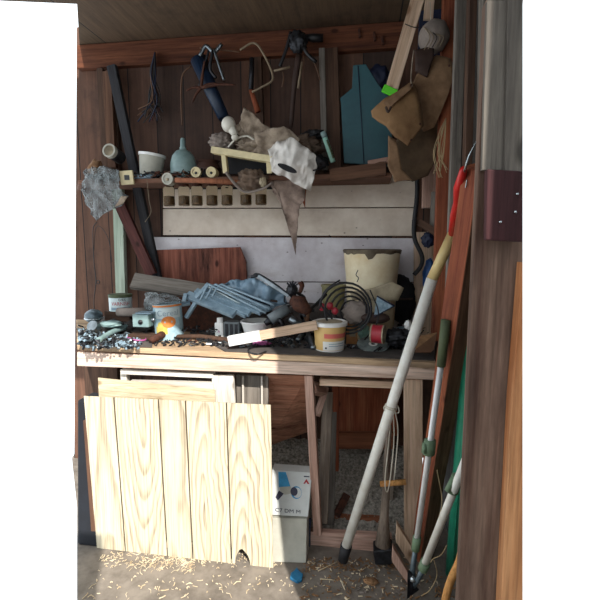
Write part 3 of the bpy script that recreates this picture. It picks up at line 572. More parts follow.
for e in ((186, 91), (192, 103), (205, 60), (218, 84), (236, 85)): tb('claw', curve(scr([(201, 88), ((201+e[0])/2, (88+e[1])/2-2), e], 2.23), 4), [.008]*4+[.006]*4+[.002], 'rust', st_, 6)
tag(tb('curved_wire', curve(scr([(191, 66), (183, 74), (181, 90), (182, 125)], 2.3), 6), .004, 'wirebrown', n=6), 'brown bent wire hanging down left of the blue tube', 'wire')
wl = thing('wire_hoop', 'pale bent metal wire frame hanging open on the wall', 'wire', at(258, 50, 2.28)); tb('loop', curve(scr([(240, 50), (254, 43), (264, 55), (273, 78), (262, 87), (252, 92)], 2.28), 6), .0055, 'wirepale', wl, 7); tb('tail', curve(scr([(200, 48), (222, 50), (240, 52)], 2.28), 4), .004, 'wirebrown', wl, 6); tb('pin', scr([(274, 71), (290, 67)], 2.28), .006, 'wirepale', wl, 6)
rs = thing('hand_rasp', 'dark slim tool with wooden end hanging right of the pincers', 'hand tool', at(255, 60, 2.3)); tb('body', scr([(252, 58), (251, 90)], 2.3), .013, 'darksteel', rs, 8); tb('grip', scr([(251, 90), (258, 112)], 2.3), [.012, .016], 'redwood', rs, 10)
sn = thing('snips', 'dark handled snips with red brown grips hanging mid rail', 'snips', at(298, 40, 2.25))
tb('handle', curve(scr([(291, 32), (286, 50), (280, 66)], 2.27), 5), .009, 'black', sn, 8); tb('handle', curve(scr([(300, 36), (306, 52), (316, 62)], 2.27), 5), .009, 'black', sn, 8); blob('jaws', at(298, 42, 2.27), (.09, .05, .10), 'darksteel', .3, 3, sn)
tb('blade', curve(scr([(299, 55), (294, 90), (291, 128)], 2.29), 5), [.016]*5+[.012]*5+[.006], 'leather', sn, 8); tb('tang', scr([(302, 62), (298, 88)], 2.26), .006, 'wirepale', sn, 6)
hm = thing('chisel', 'black handled chisel lying across the rail near centre', 'chisel', at(315, 38, 2.3)); tb('handle', scr([(302, 37), (312, 38), (323, 38)], 2.3), [.010, .02, .018], 'black', hm, 12); tb('tang', scr([(293, 34), (302, 37)], 2.3), .007, 'darksteel', hm, 8)
for x, y, x2, y2 in ((304, 55, 301, 72), (283, 72, 282, 87), (312, 58, 320, 80)): tag(tb('hanging_pin', curve(scr([(x, y), ((x+x2)/2+1, (y+y2)/2), (x2, y2)], 2.3), 4), .004, 'wirebrown', n=6), {304: 'short pale rod hanging inside the snips', 283: 'thin rusty pin hanging left of the snips', 312: 'brown curved rod hanging right of the snips'}[x], 'rod')
for x, y in ((359, 33), (374, 36), (382, 40)):
    tag(bar('rail_hook', at(x, y-4, WY-.045), at(x+1, y+5, WY-.045), .012, .012, 'rust'), {359: 'dark iron hook leftmost of three on the right rail', 374: 'middle of three dark hooks on the right rail', 382: 'dark iron hook nearest the slanting slat on the rail'}[x], 'hook', 'rail hooks')
# ================================================================ THE SHELF
SY0, SY1 = 2.13, WY-.03; sz = at(230, 181, SY0).z
sh = thing('wall_shelf', 'long rough wooden shelf above the white boards', 'shelf', (-.6, 2.3, sz))
lf = at(78, 178, SY0); rg = at(392, 176, SY0); zl, zr = at(78, 181, SY0).z, at(392, 172, SY0).z
lb_ = at(77, 181, SY1); put('plank', MB().prism([(lf.x, SY0, sz), (rg.x, SY0, sz), (rg.x, SY1, sz), (lb_.x, SY1, sz)], (0, 0, .022)), 'shelfwood', sh, bevel=.002)
put('shelf_shade', MB().prism([at(145, 178, SY1-.02), at(300, 178, SY1-.02), at(300, 189, SY1-.02), at(145, 189, SY1-.02)], (0, .015, 0)), 'blackmatte', sh)  # black strip paints in the shade below the shelf
ST = sz+.022
def os_(px, Y=2.22): 
    p = at(px, 180, Y); p.z = ST; return p
mb = MB()
for k in range(420):
    x = random.uniform(-1.45, -.75); p = V((x, random.uniform(SY0, SY0+.1), ST+.004+random.random()*.03)); a_ = V((random.gauss(0, 1), random.gauss(0, 1), random.gauss(0, .4))).normalized()*random.uniform(.006, .025)
    mb.cur = random.choice([0, 0, 1, 2, 3]); mb.tube([p-a_, p+a_], random.uniform(.002, .006), 5)
tag(put('shelf_litter', mb, ['blackmatte', 'darksteel', 'rust', 'wirebrown']), 'dark nails and scraps strewn along the shelf front at left', 'nails', kind='stuff')
# jars screwed under the shelf
jr = thing('hanging_jar', 'small glass jar, leftmost of those screwed under the shelf', 'jar', (0, 0, 0), 'glass jars under the shelf')
jp = lambda px: V((at(px, 195, 2.2).x, 2.2, sz))
hJ = .112; rJ = .030
jars = [(169, 'wood screws'), (184, ''), (197, ''), (212, ''), (227, ''), (246, ''), (261, '')]
jg_ = put('glass', MB().lathe([(rJ*.8, -.012), (rJ, -.022), (rJ, -hJ+.006), (rJ*.9, -hJ), (.001, -hJ)], Matrix(), 18), 'jarglass', jr, smooth=True); put('lid', MB().lathe([(rJ*.88, -.014), (rJ*.88, 0)], Matrix(), 18), 'rust', jr); put('contents', MB().lathe([(.001, -.058), (rJ*.85, -.062), (rJ*.85, -hJ+.006), (.001, -hJ+.004)], Matrix(), 14), 'jarfill', jg_)
JL = ['', 'hanging jar second from the left under the shelf, dark contents', 'hanging jar third from the left under the shelf', 'hanging jar in the middle of the seven under shelf', 'hanging jar left of the gap between the jars', 'hanging jar just right of the gap between the jars', 'rightmost hanging jar, beside the brown rags']
for i, (px, _) in enumerate(jars):
    if i: dup(jr, jp(px), JL[i])
jr.matrix_basis = TR(jp(169)); WM[jr] = jr.matrix_basis.copy()
def pot(name, label, cat, base, prof, mat, tilt=None, parts=(), n=28):
    t = thing(name, label, cat, base); M_ = TR(base) @ (tilt or Matrix()); put('body', MB().lathe(prof, Matrix(), n), mat, t, M_, smooth=False)
    sharp(t.children[0]) if t.children else None
    for nm, pf, mt in parts: sharp(put(nm, MB().lathe(pf, Matrix(), n), mt, t, M_))
    return t, M_
# things on the shelf, left to right
tag(blob('clay_lump', os_(97)+V((0, 0, .055)), (.085, .08, .13), 'chip', .15, 2), 'brown rounded block at the far left shelf end', 'block')
t, M_ = pot('round_tin', 'round tin lying on its side with pale lid facing out', 'tin', at(118, 156.5, 2.18), [(.0, 0), (.033, 0), (.033, .1), (0, .1)], 'darksteel', R(80, 'X') @ TR((0, 0, -.02)), [('lid', [(.034, .08), (.035, .08), (.035, .104), (.027, .104), (.027, .1)], 'cardgrey'), ('face', [(0, .101), (.028, .101)], 'tanfill')])
t, M_ = pot('shelf_pail', 'small grey white pail tilted on the shelf, brown streaked', 'pail', os_(150), [(.0, .0), (.052, 0), (.066, .135), (.062, .135), (.049, .006), (0, .006)], 'cardgrey', R(8, 'Y'), [('rim', [(.063, .127), (.070, .127), (.070, .14), (.063, .14)], 'whiteplastic')])
t, M_ = pot('squeeze_bottle', 'pale blue green bulb bottle with a nozzle on the shelf', 'bottle', os_(184), [(0, 0), (.066, 0), (.068, .07), (.066, .09), (.056, .125), (.036, .148), (.018, .155), (0, .157)], 'bottleblue', None, [('nozzle', [(.018, .152), (.017, .168), (.014, .172), (.012, .205), (.008, .215), (0, .215)], 'bottleblue')])
t, M_ = pot('brown_bowl', 'dark brown wide bowl on the shelf right of bottle', 'bowl', os_(209, 2.25), [(0, 0), (.05, 0), (.068, .06), (.05, .09), (.06, .1), (0, .105)], 'brownpot')
tag(blob('scrap_pile', os_(165, 2.28)+V((0, 0, .02)), (.35, .1, .08), 'rag', .4, 4), 'dark scraps lying behind the pail on the shelf', 'scraps', kind='stuff')
tag(blob('blue_dish', os_(140, 2.17)+V((0, 0, .012)), (.2, .06, .035), 'bluegrey', .15, 2), 'blue grey flat dish under the shelf pail', 'dish')
sw = thing('wall_socket', 'cream square socket plate hanging at the shelf front', 'socket', at(125, 183, 2.1)); pp_ = poly('plate', [(119, 171), (132, 170), (134, 184), (121, 185)], 2.10, .012, 'ivoryplastic', sw, .002); poly('opening', [(124, 175), (129, 175), (129.5, 180), (124.5, 180)], 2.098, .004, 'black', pp_, 0)
for px, lb in ((171, 'pale round roll end facing out below the shelf pail'), (199, 'white toothed roll end, left of the pair by the bowl'), (214, 'white toothed roll end, right of the pair by the bowl')):
    r_ = thing('roll_end', lb, 'roll', at(px, 180, 2.12)); y_ = 180 if px == 171 else 173.5; k = .030 if px == 171 else .026
    q = at(px, y_, 2.16); sharp(put('body', MB().lathe([(0, 0), (k, 0), (k, .045), (k*.7, .045), (k*.7, .04), (0, .04)], Matrix(), 20), 'cardgrey' if px == 171 else 'ivoryplastic', r_, TR(q) @ R(90, 'X'))); cyl('core', q+V((0, -.041, -.004)), k*.25, .003, 'ink' if px != 171 else 'tanfill', r_, R(90, 'X'))
tag(tb('wooden_rod', scr([(176, 180), (212, 181), (250, 183)], 2.1), .013, 'slab', n=10), 'brown round tool handle lying along the shelf front', 'handle')
hb = thing('plastic_bag', 'clear plastic bag hanging from the left end of the shelf', 'bag', at(102, 175, 2.1)); sheet('film', [(84, 168), (105, 166), (119, 172), (121, 190), (128, 196), (122, 206), (106, 214), (97, 221), (88, 205), (83, 185)], 2.09, 'clearbag', .024, 30, .0015, hb, 4, 3, .03)
sheet('tail', [(122, 196), (128, 196), (124, 203), (115, 207)], 2.07, 'ragpale', .01, 12, .002, hb, 2)
tag(tb('thin_twine', curve(scr([(147, 180), (149, 200), (151, 212), (145, 222)], 2.1), 5), .0014, 'wirepale', n=5), 'thin twine dangling below the socket plate', 'twine')
wr = thing('wire_hook', 'thin black wire with a small loop hanging down the left wall', 'wire', at(94, 245, 2.3)); tb('strand', curve(scr([(97, 222), (93, 230), (94, 262), (96, 281), (94, 300), (95, 318)], 2.3), 5), .0025, 'black', wr, 5); tb('loop', [at(98, 282, 2.3)+V((math.cos(t)*.011, 0, math.sin(t)*.011)) for t in [k*.7 for k in range(10)]], .0025, 'black', wr, 5); tb('arc', curve(scr([(94, 250), (95, 232), (99, 226), (108, 238), (112, 262)], 2.3), 5), .0018, 'black', wr, 5)
# cream plastic tray
tr_ = thing('plastic_tray', 'yellowed cream plastic tray frame jutting over the shelf', 'tray', at(243, 160, 2.1))
q = [at(213, 148, 2.10), at(272, 158, 2.06), at(268, 151, 2.2), at(220, 147, 2.2)]
bar('top_bar', at(213, 150.5, 2.07), at(273, 160, 2.05), .030, .05, 'ivoryplastic', tr_); bar('leg', at(224, 153, 2.07), at(226, 173, 2.09), .022, .03, 'ivoryplastic', tr_); bar('leg', at(269, 158, 2.05), at(270, 173, 2.07), .024, .03, 'ivoryplastic', tr_)
poly('dark_back', [(227, 155), (267, 160), (267, 174), (227, 174)], 2.14, .01, 'blackmatte', tr_); put('flange', MB().prism([at(213, 147.5, 2.06), at(250, 153, 2.055), at(250, 155.5, 2.055), at(215, 152, 2.06)], (0, .12, 0)), 'ivoryplastic', tr_, bevel=.002)
# heap of rags, bulb, bags
bu = thing('light_bulb', 'round white light bulb lying on the rags', 'bulb', at(229, 125, 2.12)); blob('globe', at(228.5, 124.5, 2.12), (.068, .068, .075), 'bulb', 0, 1, bu); tb('neck', scr([(231, 128), (236, 136)], 2.12), [.024, .014], 'bulb', bu, 12); tb('cap', scr([(236, 136), (239, 140)], 2.12), .014, 'silver', bu, 10)
tag(blob('cream_ball', at(235, 137.5, 2.08), (.035, .035, .03), 'bulb', .08, 2), 'small cream knob below the light bulb', 'knob')
rg_ = thing('rag_heap', 'heap of brown grey rags piled on the shelf above the tray', 'rags', at(262, 160, 2.2))
blob('rag', at(264, 147, 2.18), (.24, .16, .11), 'ragpale', .6, 4.5, rg_, 1); blob('rag', at(246, 134, 2.2), (.12, .10, .10), 'ragpale', .5, 3, rg_, 4); blob('rag', at(293, 148, 2.22), (.26, .14, .12), 'rag', .45, 3.5, rg_, 7); blob('rag', at(222, 143, 2.2), (.12, .1, .09), 'dust', .5, 4, rg_, 9)
sheet('cloth', [(244, 108), (252, 112), (262, 124), (275, 130), (262, 136), (248, 136), (240, 122)], 2.13, 'ragpale', .03, 16, .003, rg_, 3, 2); sheet('cloth', [(256, 132), (285, 128), (300, 138), (292, 152), (275, 162), (256, 156)], 2.1, 'ragpale', .04, 18, .003, rg_, 3, 6, .03)
tag(tb('white_strip', curve(scr([(228, 147), (236, 139), (247, 136), (254, 140)], 2.1), 6), .006, 'bulb', n=8, flat=.5), 'white plastic strip arched across the rags', 'strip')
wb_ = thing('white_plastic_bag', 'crumpled white plastic bag with a dark oval slot hanging off the shelf', 'bag', at(295, 170, 2.0))
sheet('film', [(268, 150), (279, 141), (292, 139), (305, 147), (317, 157), (318, 168), (315, 178), (311, 192), (302, 187), (287, 179), (272, 172)], 2.03, 'whitebag', .026, 24, .003, wb_, 3, 11, .045)
sl_ = [at(287+9.5*math.cos(t)*1.0+0, 168+3.1*math.sin(t)+9.5*math.cos(t)*.38, 1.925) for t in [k*math.pi/9 for k in range(18)]]; put('slot', MB().prism(sl_, (0, .014, 0)), 'blackmatte', wb_)
hr = thing('hanging_rag', 'torn brown rag dangling below the shelf over white boards', 'rag', at(290, 185, 2.12)); sheet('cloth', [(272, 176), (306, 182), (304, 198), (300, 206), (299, 212), (297, 232), (295.5, 255), (293, 236), (288, 222), (281, 204), (272, 192)], 2.15, 'raglight', .018, 26, .002, hr, 3, 3)
sheet('wisp', [(303, 185), (306, 190), (305, 208), (302, 200)], 2.16, 'redwood', .01, 18, .002, hr, 2)
tag(blob('rag_bundle', at(252, 180, 2.12), (.15, .1, .09), 'rag', .5, 4, seed=5), 'dirty rag bundle sagging under the cream tray', 'rags')
tag(tb('rubber_strap', curve(scr([(226, 172), (236, 185), (246, 192), (262, 189), (272, 183)], 2.07), 6), .008, 'dust', n=7, flat=.5), 'grey strap drooping beneath the cream tray', 'strap')
tag(blob('tan_knot', at(263, 182, 2.08), (.035, .03, .045), 'tanfill', .35, 3, seed=8), 'small tan knot hanging below the tray right leg', 'knot')
gt = thing('green_marker', 'green capped metal tube leaning on the right of the shelf', 'tube', at(333, 163, 2.12)); tb('body', scr([(324, 135), (333, 162)], 2.14), .013, 'mint', gt, 12); tb('cap', scr([(323, 132), (325, 138)], 2.14), .014, 'bottleblue', gt, 12); tb('stripe', scr([(327, 140), (333.5, 158)], 2.126), .005, 'olive', gt, 6)
tag(tb('hex_key', curve(scr([(309, 160), (310, 166), (311.5, 170.5), (313, 170.5), (318, 169)], 2.0), 4), .0035, 'black', n=6), 'black hex key stuck at the white bag edge', 'hex key')
tag(blob('dark_clamp', at(317, 162, 2.15), (.10, .06, .07), 'darksteel', .45, 4, seed=3), 'dark metal clamp between white bag and green tube', 'clamp')
tag(bar('shelf_timber', at(330, 176, 2.13), at(386, 169, 2.13),   .06, .05, 'studwood', rough=.003), 'rough brown timber piece lying below the teal board', 'timber'); tag(bar('shelf_timber', at(368, 164, 2.16), at(390, 160, 2.16), .025, .04, 'pinkwood'), 'short timber scrap against the foot of the teal board', 'timber')
tag(blob('black_clutter', at(314, 135, 2.32), (.12, .08, .05), 'black', .3, 3, seed=2), 'dark lump on the shelf behind the clamp', 'lump')
exec_bench = True
# ================================================================ ON THE BENCH
# plywood offcut and plank at the back
tag(poly('plywood_offcut', [(155, 250), (240, 247), (246, 262), (249, 335), (170, 335), (157, 262)], 2.33, .012, 'stained'), 'dark stained plywood offcut standing against the white boards', 'plywood')
tag(bar('grey_plank', at(133, 281, 2.16), at(226, 295, 2.14), .085, .03, 'greywood', rough=.002, nrm=(0, -1, .6)), 'weathered grey plank lying across the clutter at left', 'board')
bx = thing('wooden_crate', 'low dark wooden crate under the grey plank', 'crate', ob(180, 336)); q = at(150, 300, 2.16); qq = at(222, 302, 2.16)
put('crate_side', MB().prism([(q.x, 2.14, zb(q.x)+.002), (qq.x, 2.14, zb(qq.x)+.002), (qq.x, 2.14, at(200, 300, 2.14).z), (q.x, 2.14, at(150, 292, 2.14).z)], (0, .12, 0)), 'rust', bx)
tag(bar('thin_board', ob(124, 337)+V((0, .12, .03)), at(150, 268, 2.2), .03, .015, 'darkwood'), 'thin dark board leaning behind the varnish can', 'board') if 0 else None
def B(px, py, dz=0): p = ob(px, py); p.z += dz; return p
# varnish can on a support
can = thing('varnish_can', 'white labelled varnish can with green lid at bench left', 'can', at(121, 311, 2.05))
cb = at(121, 310, 2.05); rc = .056; hc = .075; M_ = TR(cb) @ face(cb)
sharp(put('can_body', MB().lathe([(0, 0), (rc, 0), (rc, hc), (0, hc)]), 'tinlabel', can, M_)); sharp(put('lid', MB().lathe([(rc+.002, hc-.006), (rc+.003, hc+.008), (rc-.012, hc+.01), (0, hc+.008)]), 'olive', can, M_))
text('lettering', 'VARNISH', .026, M_ @ TR((0, 0, .038)), 'inkred', can, bend=rc+.0006, sx=.9); text('small_lettering', 'RVES', .018, M_ @ TR((.005, 0, .058)), 'ink', can, bend=rc+.0006); band('label_stripe', rc, .006, .02, -.9, .9, 'bluegrey', can, M_)
tag(bar('can_block', cb+V((-.07, .0, -.028)), cb+V((.07, 0, -.028)), .08, .05, 'darkwood', nrm=(0, 0, 1)), 'dark wood block under the varnish can', 'block')
zz = at(121, 324, 2.05); tag(blob('scrap_mound', (zz.x, 2.1, zb(zz.x)+.035), (.34, .22, .10), 'mat', .4, 4, seed=4), 'mound of dark scrap metal beneath the varnish can', 'scrap', kind='stuff')
# second mound for everything
tag(blob('scrap_mound', (-.66, 2.22, zb(-.62)+.05), (.5, .16, .14), 'mat', .35, 4, seed=9), 'dark scrap mound under the blue frames mid bench', 'scrap', kind='stuff'); tag(blob('scrap_mound', (-.2, 2.22, zb(-.2)+.05), (.5, .16, .2), 'mat', .4, 4, seed=12), 'dark scrap mound behind the wooden slat', 'scrap', kind='stuff')
# reflector lamp + silver parts, chain heap
lm = thing('lamp_holder', 'silver domed lamp holder standing at the bench left end', 'lamp', B(94, 338)); c = at(94, 322, 1.95)
blob('dome', c+V((0, 0, .03)), (.085, .085, .07), 'bluesteel', .06, 2, lm); sharp(put('collar', MB().lathe([(.028, 0), (.03, .012), (.026, .035), (.0, .036)]), 'steel', lm, TR(at(96, 328, 1.9)) @ R(60, 'X'))); tb('ring', [c+V((.042*math.cos(k*.5), .042*math.sin(k*.5), .02)) for k in range(14)], .004, 'silver', lm, 6)
mb = MB()
for k in range(420):
    u = random.random()**1.3; p = B(80+u*62, 350-random.random()*15) ; h_ = random.random()**2*.05*(1-u); p.z += .006+h_; ax_ = V((random.gauss(0, 1), random.gauss(0, 1), random.gauss(0, .5))).normalized()*random.uniform(.004, .014)
    mb.cur = random.choice([0, 1, 2, 2, 3]); mb.tube([p-ax_, p+ax_], random.uniform(.003, .007), 6)
tag(put('bolt_heap', mb, ['bluesteel', 'steel', 'darksteel', 'bluegrey']), 'heap of grey blue bolts and chain at the bench left end', 'bolts', kind='stuff')
mb = MB()
for k in range(620):
    u = random.random(); px = 145+u*285; py = random.uniform(336, 346+u*6); p = B(px, py); p.z += .004+random.random()*.008+(.05*random.random() if py < 340 else 0); ax_ = V((random.gauss(0, 1), random.gauss(0, 1), random.gauss(0, .3))).normalized()*random.uniform(.004, .02)
    mb.cur = random.choice([0, 0, 0, 1, 2, 3, 3, 3]); mb.tube([p-ax_, p+ax_], random.uniform(.0015, .005), 5)
tag(put('scattered_hardware', mb, ['darksteel', 'steel', 'rust', 'blackmatte', 'chip', 'dust']), 'small screws, shavings and fittings scattered over the bench top', 'hardware', kind='stuff')
pm_ = thing('bent_pipe', 'pale grey bent pipe lying across the bolts', 'pipe', B(115, 338)); tb('pipe', curve([B(98, 345, .02), B(113, 339, .035), B(125, 335, .04), B(132, 333, .05)], 5), .013, 'bottleblue', pm_, 10)
tag(tb('round_bar', [at(118, 312, 2.0), at(148, 312, 2.0)], .022, 'dust', n=12), 'tan grey rolled bundle lying behind the outlet box', 'roll')
tag(blob('grey_disc', at(111, 324, 1.93), (.11, .08, .035), 'bottleblue', .15, 2, seed=3), 'flat grey green round piece lying on the bolts', 'cap')
ox = thing('outlet_box', 'grey metal outlet box with a round hole in its face', 'box', B(144, 338)); q = at(143, 320, 1.9); k = mpp(q)
put('box', MB().box(q, (17*k, .05, 13*k)), 'bottleblue', ox, bevel=.004); cyl('hole', at(140.5, 322, 1.872), .011, .004, 'black', ox, R(90, 'X')); cyl('knockout', at(153, 320, 1.872), .009, .003, 'steel', ox, R(90, 'X')); put('lid', MB().box(at(146, 312.5, 1.9), (16*k, .06, .006)), 'bluegrey', ox)
zz = B(144, 338); tag(bar('box_rest', V((zz.x-.05, 1.92, zb(zz.x)+.015)), V((zz.x+.08, 1.92, zb(zz.x)+.015)), .07, .028, 'darkwood', nrm=(0, 0, 1)), 'dark wood scrap beneath the outlet box', 'block')
cb_ = thing('clear_bag', 'crumpled clear plastic bag between varnish can and cereal tin', 'bag', at(158, 300, 2.0)); sheet('film', [(143, 294), (150, 291), (158, 295), (168, 292), (177, 297), (180, 303), (168, 306), (155, 312), (147, 310), (145, 301)], 1.98, 'clearbag', .03, 22, .0015, cb_, 3, 9, .04)
tag(put('dark_cloth', MB().prism([B(108, 347, .002), B(125, 333, .002), B(154, 335, .002), B(152, 348, .002)], (0, 0, .006)), 'mat'), 'dark flat cloth scrap lying between bolts and cereal tin', 'cloth')
tag(tb('purple_strap', curve([B(126, 339, .012), B(136, 343, .014), B(146, 342, .012), B(142, 338, .016), B(132, 337, .014)], 5), .004, 'magenta', n=6, flat=.5), 'thin purple strap looped on the dark cloth', 'strap')
# cereal tin
ce = thing('cereal_tin', 'pale blue and orange cereal tin standing on the bench', 'tin', B(170, 335)); bb_ = B(170, 338); k = mpp(bb_); rc = 13.8*k; hc = (338-303)*k; M_ = TR(bb_) @ R(-3, 'Y') @ face(bb_)
sharp(put('tin', MB().lathe([(0, 0), (rc, 0), (rc, hc), (rc-.002, hc), (rc-.002, hc-.01), (0, hc-.01)]), 'tinsky', ce, M_)); band('label', rc, hc*.93, hc*.985, -1.5, 1.5, 'tinorange', ce, M_); band('label', rc, hc*.18, hc*.4, -1.0, -.1, 'tinyellow', ce, M_)
mb = MB(); n = 16
for kk in range(1): pass
def disc_on(nm, a, z, ra, rz, mat, par, M, R_, th=.0009):
    vs = [(R_*math.sin(a+ra*math.cos(t)), -R_*math.cos(a+ra*math.cos(t)), z+rz*math.sin(t)) for t in [k*math.pi/10 for k in range(20)]]
    vs = [(0*0+v[0], v[1], v[2]) for v in vs]; c_ = (R_*1.0*math.sin(a), -R_*math.cos(a), z)
    vs2 = [(v[0]*1.012, v[1]*1.012, v[2]) for v in vs]; c2_ = (c_[0]*1.016, c_[1]*1.016, z)
    return put(nm, MB().add(vs2+[c2_], [(i, (i+1) % 20, 20) for i in range(20)]), mat, par, M)
disc_on('bowl_picture', -.0, hc*.52, .5, hc*.16, 'tinorange', ce, M_, rc+.0008); disc_on('fruit_picture', -.6, hc*.4, .22, hc*.13, 'tinyellow', ce, M_, rc+.0012); band('white_panel', rc+.0002, hc*.62, hc*.9, -.95, .95, 'tinlabel', ce, M_)
text('lettering', 'Cereal', .040, M_ @ TR((0, 0, hc*.76)), 'bluegrey', ce, bend=rc+.0014)
# claw hammer with rusty head
hmr = thing('old_hammer', 'old hammer with rusty head and dark wooden handle on the bench', 'hammer', B(170, 342)); tb('handle', [B(173, 340, .018), B(200, 340, .018), B(229, 343, .014)], [.010, .012, .013], 'darkwood', hmr, 10, flat=.8)
tb('head', [B(151, 345, .02), B(162, 341, .03), B(170, 339, .032), B(179, 335, .035)], [.014, .018, .016, .02], 'rust', hmr, 10)
# blue grey bent brackets
gf = thing('bracket_stack', 'stack of blue grey bent metal frames sloping on the bench', 'brackets', at(215, 320, 2.0))
for (x0, y0, x1, y1, w_) in ((203, 289, 262, 312, .035), (187, 295, 235, 314, .045), (196, 291, 250, 314, .028), (206, 285, 268, 309, .02), (196, 293, 246, 316, .02)):
    bar('channel', at(x0, y0, 2.05), at(x1, y1, 1.95), w_, .02, 'bluegrey', gf, nrm=(0, -1, 1.2))
for (x0, y0, x1, y1) in ((208, 285, 196, 298), (186, 294, 184, 302), (214, 287, 240, 302), (200, 296, 186, 318), (190, 303, 178, 305)): bar('channel', at(x0, y0, 2.03), at(x1, y1, 2.0), .02, .015, 'bluegrey' if x0 != 214 else 'darksteel', gf, nrm=(0, -1, 1))
for i in range(3): tb('bent_rod', curve([at(200+i*6, 301-i*2, 1.97), at(208+i*6, 286-i*.4, 2.0), at(216+i*7, 288, 1.99), at(266+i*4, 313-i*4, 1.93)], 5), .006, 'bluegrey', gf, 8)
for i in range(4): tb('edge', [at(207+i*5, 286+i*.8, 2.02), at(252+i*6, 310-i*1.5, 1.96)], .0035, 'navy' if i % 2 else 'tinlabel', gf, 6)
bg_ = thing('blue_bag', 'crumpled translucent blue plastic sheet heaped behind the frames', 'plastic sheet', at(255, 300, 2.1)); sheet('film', [(225, 284), (238, 279), (254, 277), (268, 282), (284, 292), (288, 302), (276, 308), (262, 313), (255, 308), (240, 297), (228, 293)], 2.07, 'bluesheet', .04, 16, .003, bg_, 3, 21, .06)
sheet('inner_film', [(232, 292), (252, 300), (262, 310), (250, 314), (238, 304)], 1.99, 'tinlabel', .03, 30, .002, bg_, 3, 4)
hs = thing('hacksaw', 'narrow grey hacksaw lying over the blue plastic sheet', 'saw', at(268, 285, 2.0)); bar('blade', at(258, 276, 1.99), at(289, 296, 1.97), .018, .006, 'steel', hs); tb('frame', curve([at(252, 277, 2.0), at(258, 274, 2.0), at(275, 284, 1.98), at(292, 297, 1.97)], 5), .005, 'darksteel', hs, 6); tb('grip', [at(251, 277, 2.0), at(260, 275, 2.0)], .008, 'darksteel', hs, 8)
# small bottle, box frame
wbt = thing('white_bottle', 'small white plastic bottle with round cap and tiny label', 'bottle', B(220, 340)); q = B(220, 339); k = mpp(q); wb2 = put('bottle', MB().box(q+V((0, 0, 8.5*k)), (9*k, 6*k, 17*k)), 'whiteplastic', wbt, bevel=.006); cyl('cap', q+V((.002, 0, 17*k)), 3*k, 4.5*k, 'whiteplastic', wbt, n=16, smooth=False); disc_ = text('label_mark', 'A', .02, TR(q+V((0, -.0145, .04))), 'magenta', wb2)
tag(blob('green_lump', B(212, 340, .01), (.04, .03, .02), 'green', .1, 2), 'bright green plastic lump beside the white bottle', 'plastic')
gb = thing('grey_battery', 'grey box shaped module with open slots beside the white bottle', 'module', B(235, 341)); q = B(232, 340); put('case', MB().box(q+V((0, .02, .045)), (.075, .05, .09)), 'greyplastic', gb, bevel=.003)
for i in range(3): put('slot', MB().box(q+V((-.024+.024*i, -.0065, .05)), (.014, .004, .06)), 'darksteel', gb)
# white bowl
t, M_ = pot('white_bowl', 'white plastic bowl with a red mark on the bench', 'bowl', B(257, 340), [(0, 0), (.050, 0), (.076, .088), (.080, .090), (.080, .097), (.073, .097), (.047, .006), (0, .006)], 'whiteplastic'); disc_on('red_mark', -.25, .03, .12, .007, 'inkred', t, M_, .0605)
# slat with pale wrapped end
ws = thing('wooden_batten', 'bare pine slat resting on the white tub rim, pale wrapped end', 'board', B(240, 345)); a_, b_ = at(229, 341, 1.79), at(317, 325, 1.82); bar('slat', a_, b_, .040, .022, 'palewood', ws); bar('wrapped_end', a_+V((0, -.002, 0)), a_.lerp(b_, .36)+V((0, -.002, 0)), .044, .026, 'whiteplastic', ws)
tag(blob('magenta_scrap', B(262, 346, .012), (.09, .04, .02), 'magenta', .2, 2), 'pink magenta plastic scrap under the slat', 'scrap')
kn = thing('craft_knife', 'dark handled knife with bright blade at the bench edge', 'knife', B(235, 350)); bar('handle', B(227, 349.5, .008), B(239, 349, .008), .018, .01, 'leather', kn, nrm=(0, -.5, 1)); bar('blade', B(239, 349, .008), B(249, 347, .008), .012, .003, 'steel', kn, nrm=(0, -.5, 1))
tag(tb('wire_ring', curve([B(270, 348, .01), B(257, 349, .012), B(249, 351, .01), B(250, 354.5, .008), B(258, 356, .008), B(266, 354, .01)], 5), .004, 'black', n=6), 'black bent wire ring at the bench front edge', 'wire')
# drill / engine parts
dr = thing('rusty_drill', 'dark rusty hand drill body among cables mid bench', 'drill', at(303, 325, 1.95)); tb('body', [at(293, 300, 1.97), at(300, 304, 1.95), at(309, 313, 1.93)], [.026, .04, .02], 'rust', dr, 12); tb('nose', [at(306, 312, 1.94), at(307, 321, 1.93)], [.02, .009], 'wirebrown', dr, 12)
blob('chuck', at(292, 290, 1.98), (.05, .05, .06), 'darksteel', .35, 4, dr, 3)
for k in range(5): tb('tooth', [at(292, 288, 1.98), at(287+k*3, 281+abs(k-2), 1.97)], .004, 'darksteel', dr, 5)
tb('knob', curve([at(300, 292, 1.97), at(302, 286, 1.96), at(300, 282, 1.96)], 4), [.01]*4+[.012]*4+[.012], 'rust', dr, 8)
mt = thing('metal_spray_gun', 'grey steel cylinder tool lying left of the rusty drill', 'hand tool', at(280, 325, 1.92)); tb('cylinder', [at(270, 320, 1.93), at(288, 308, 1.96)], [.028, .024], 'greyplastic', mt, 14); tb('nozzle', [at(265, 324, 1.92), at(272, 319, 1.93)], [.012, .02], 'darksteel', mt, 12); tb('bottom', [at(290, 318, 1.9), at(300, 325, 1.9)], .016, 'steel', mt, 10)
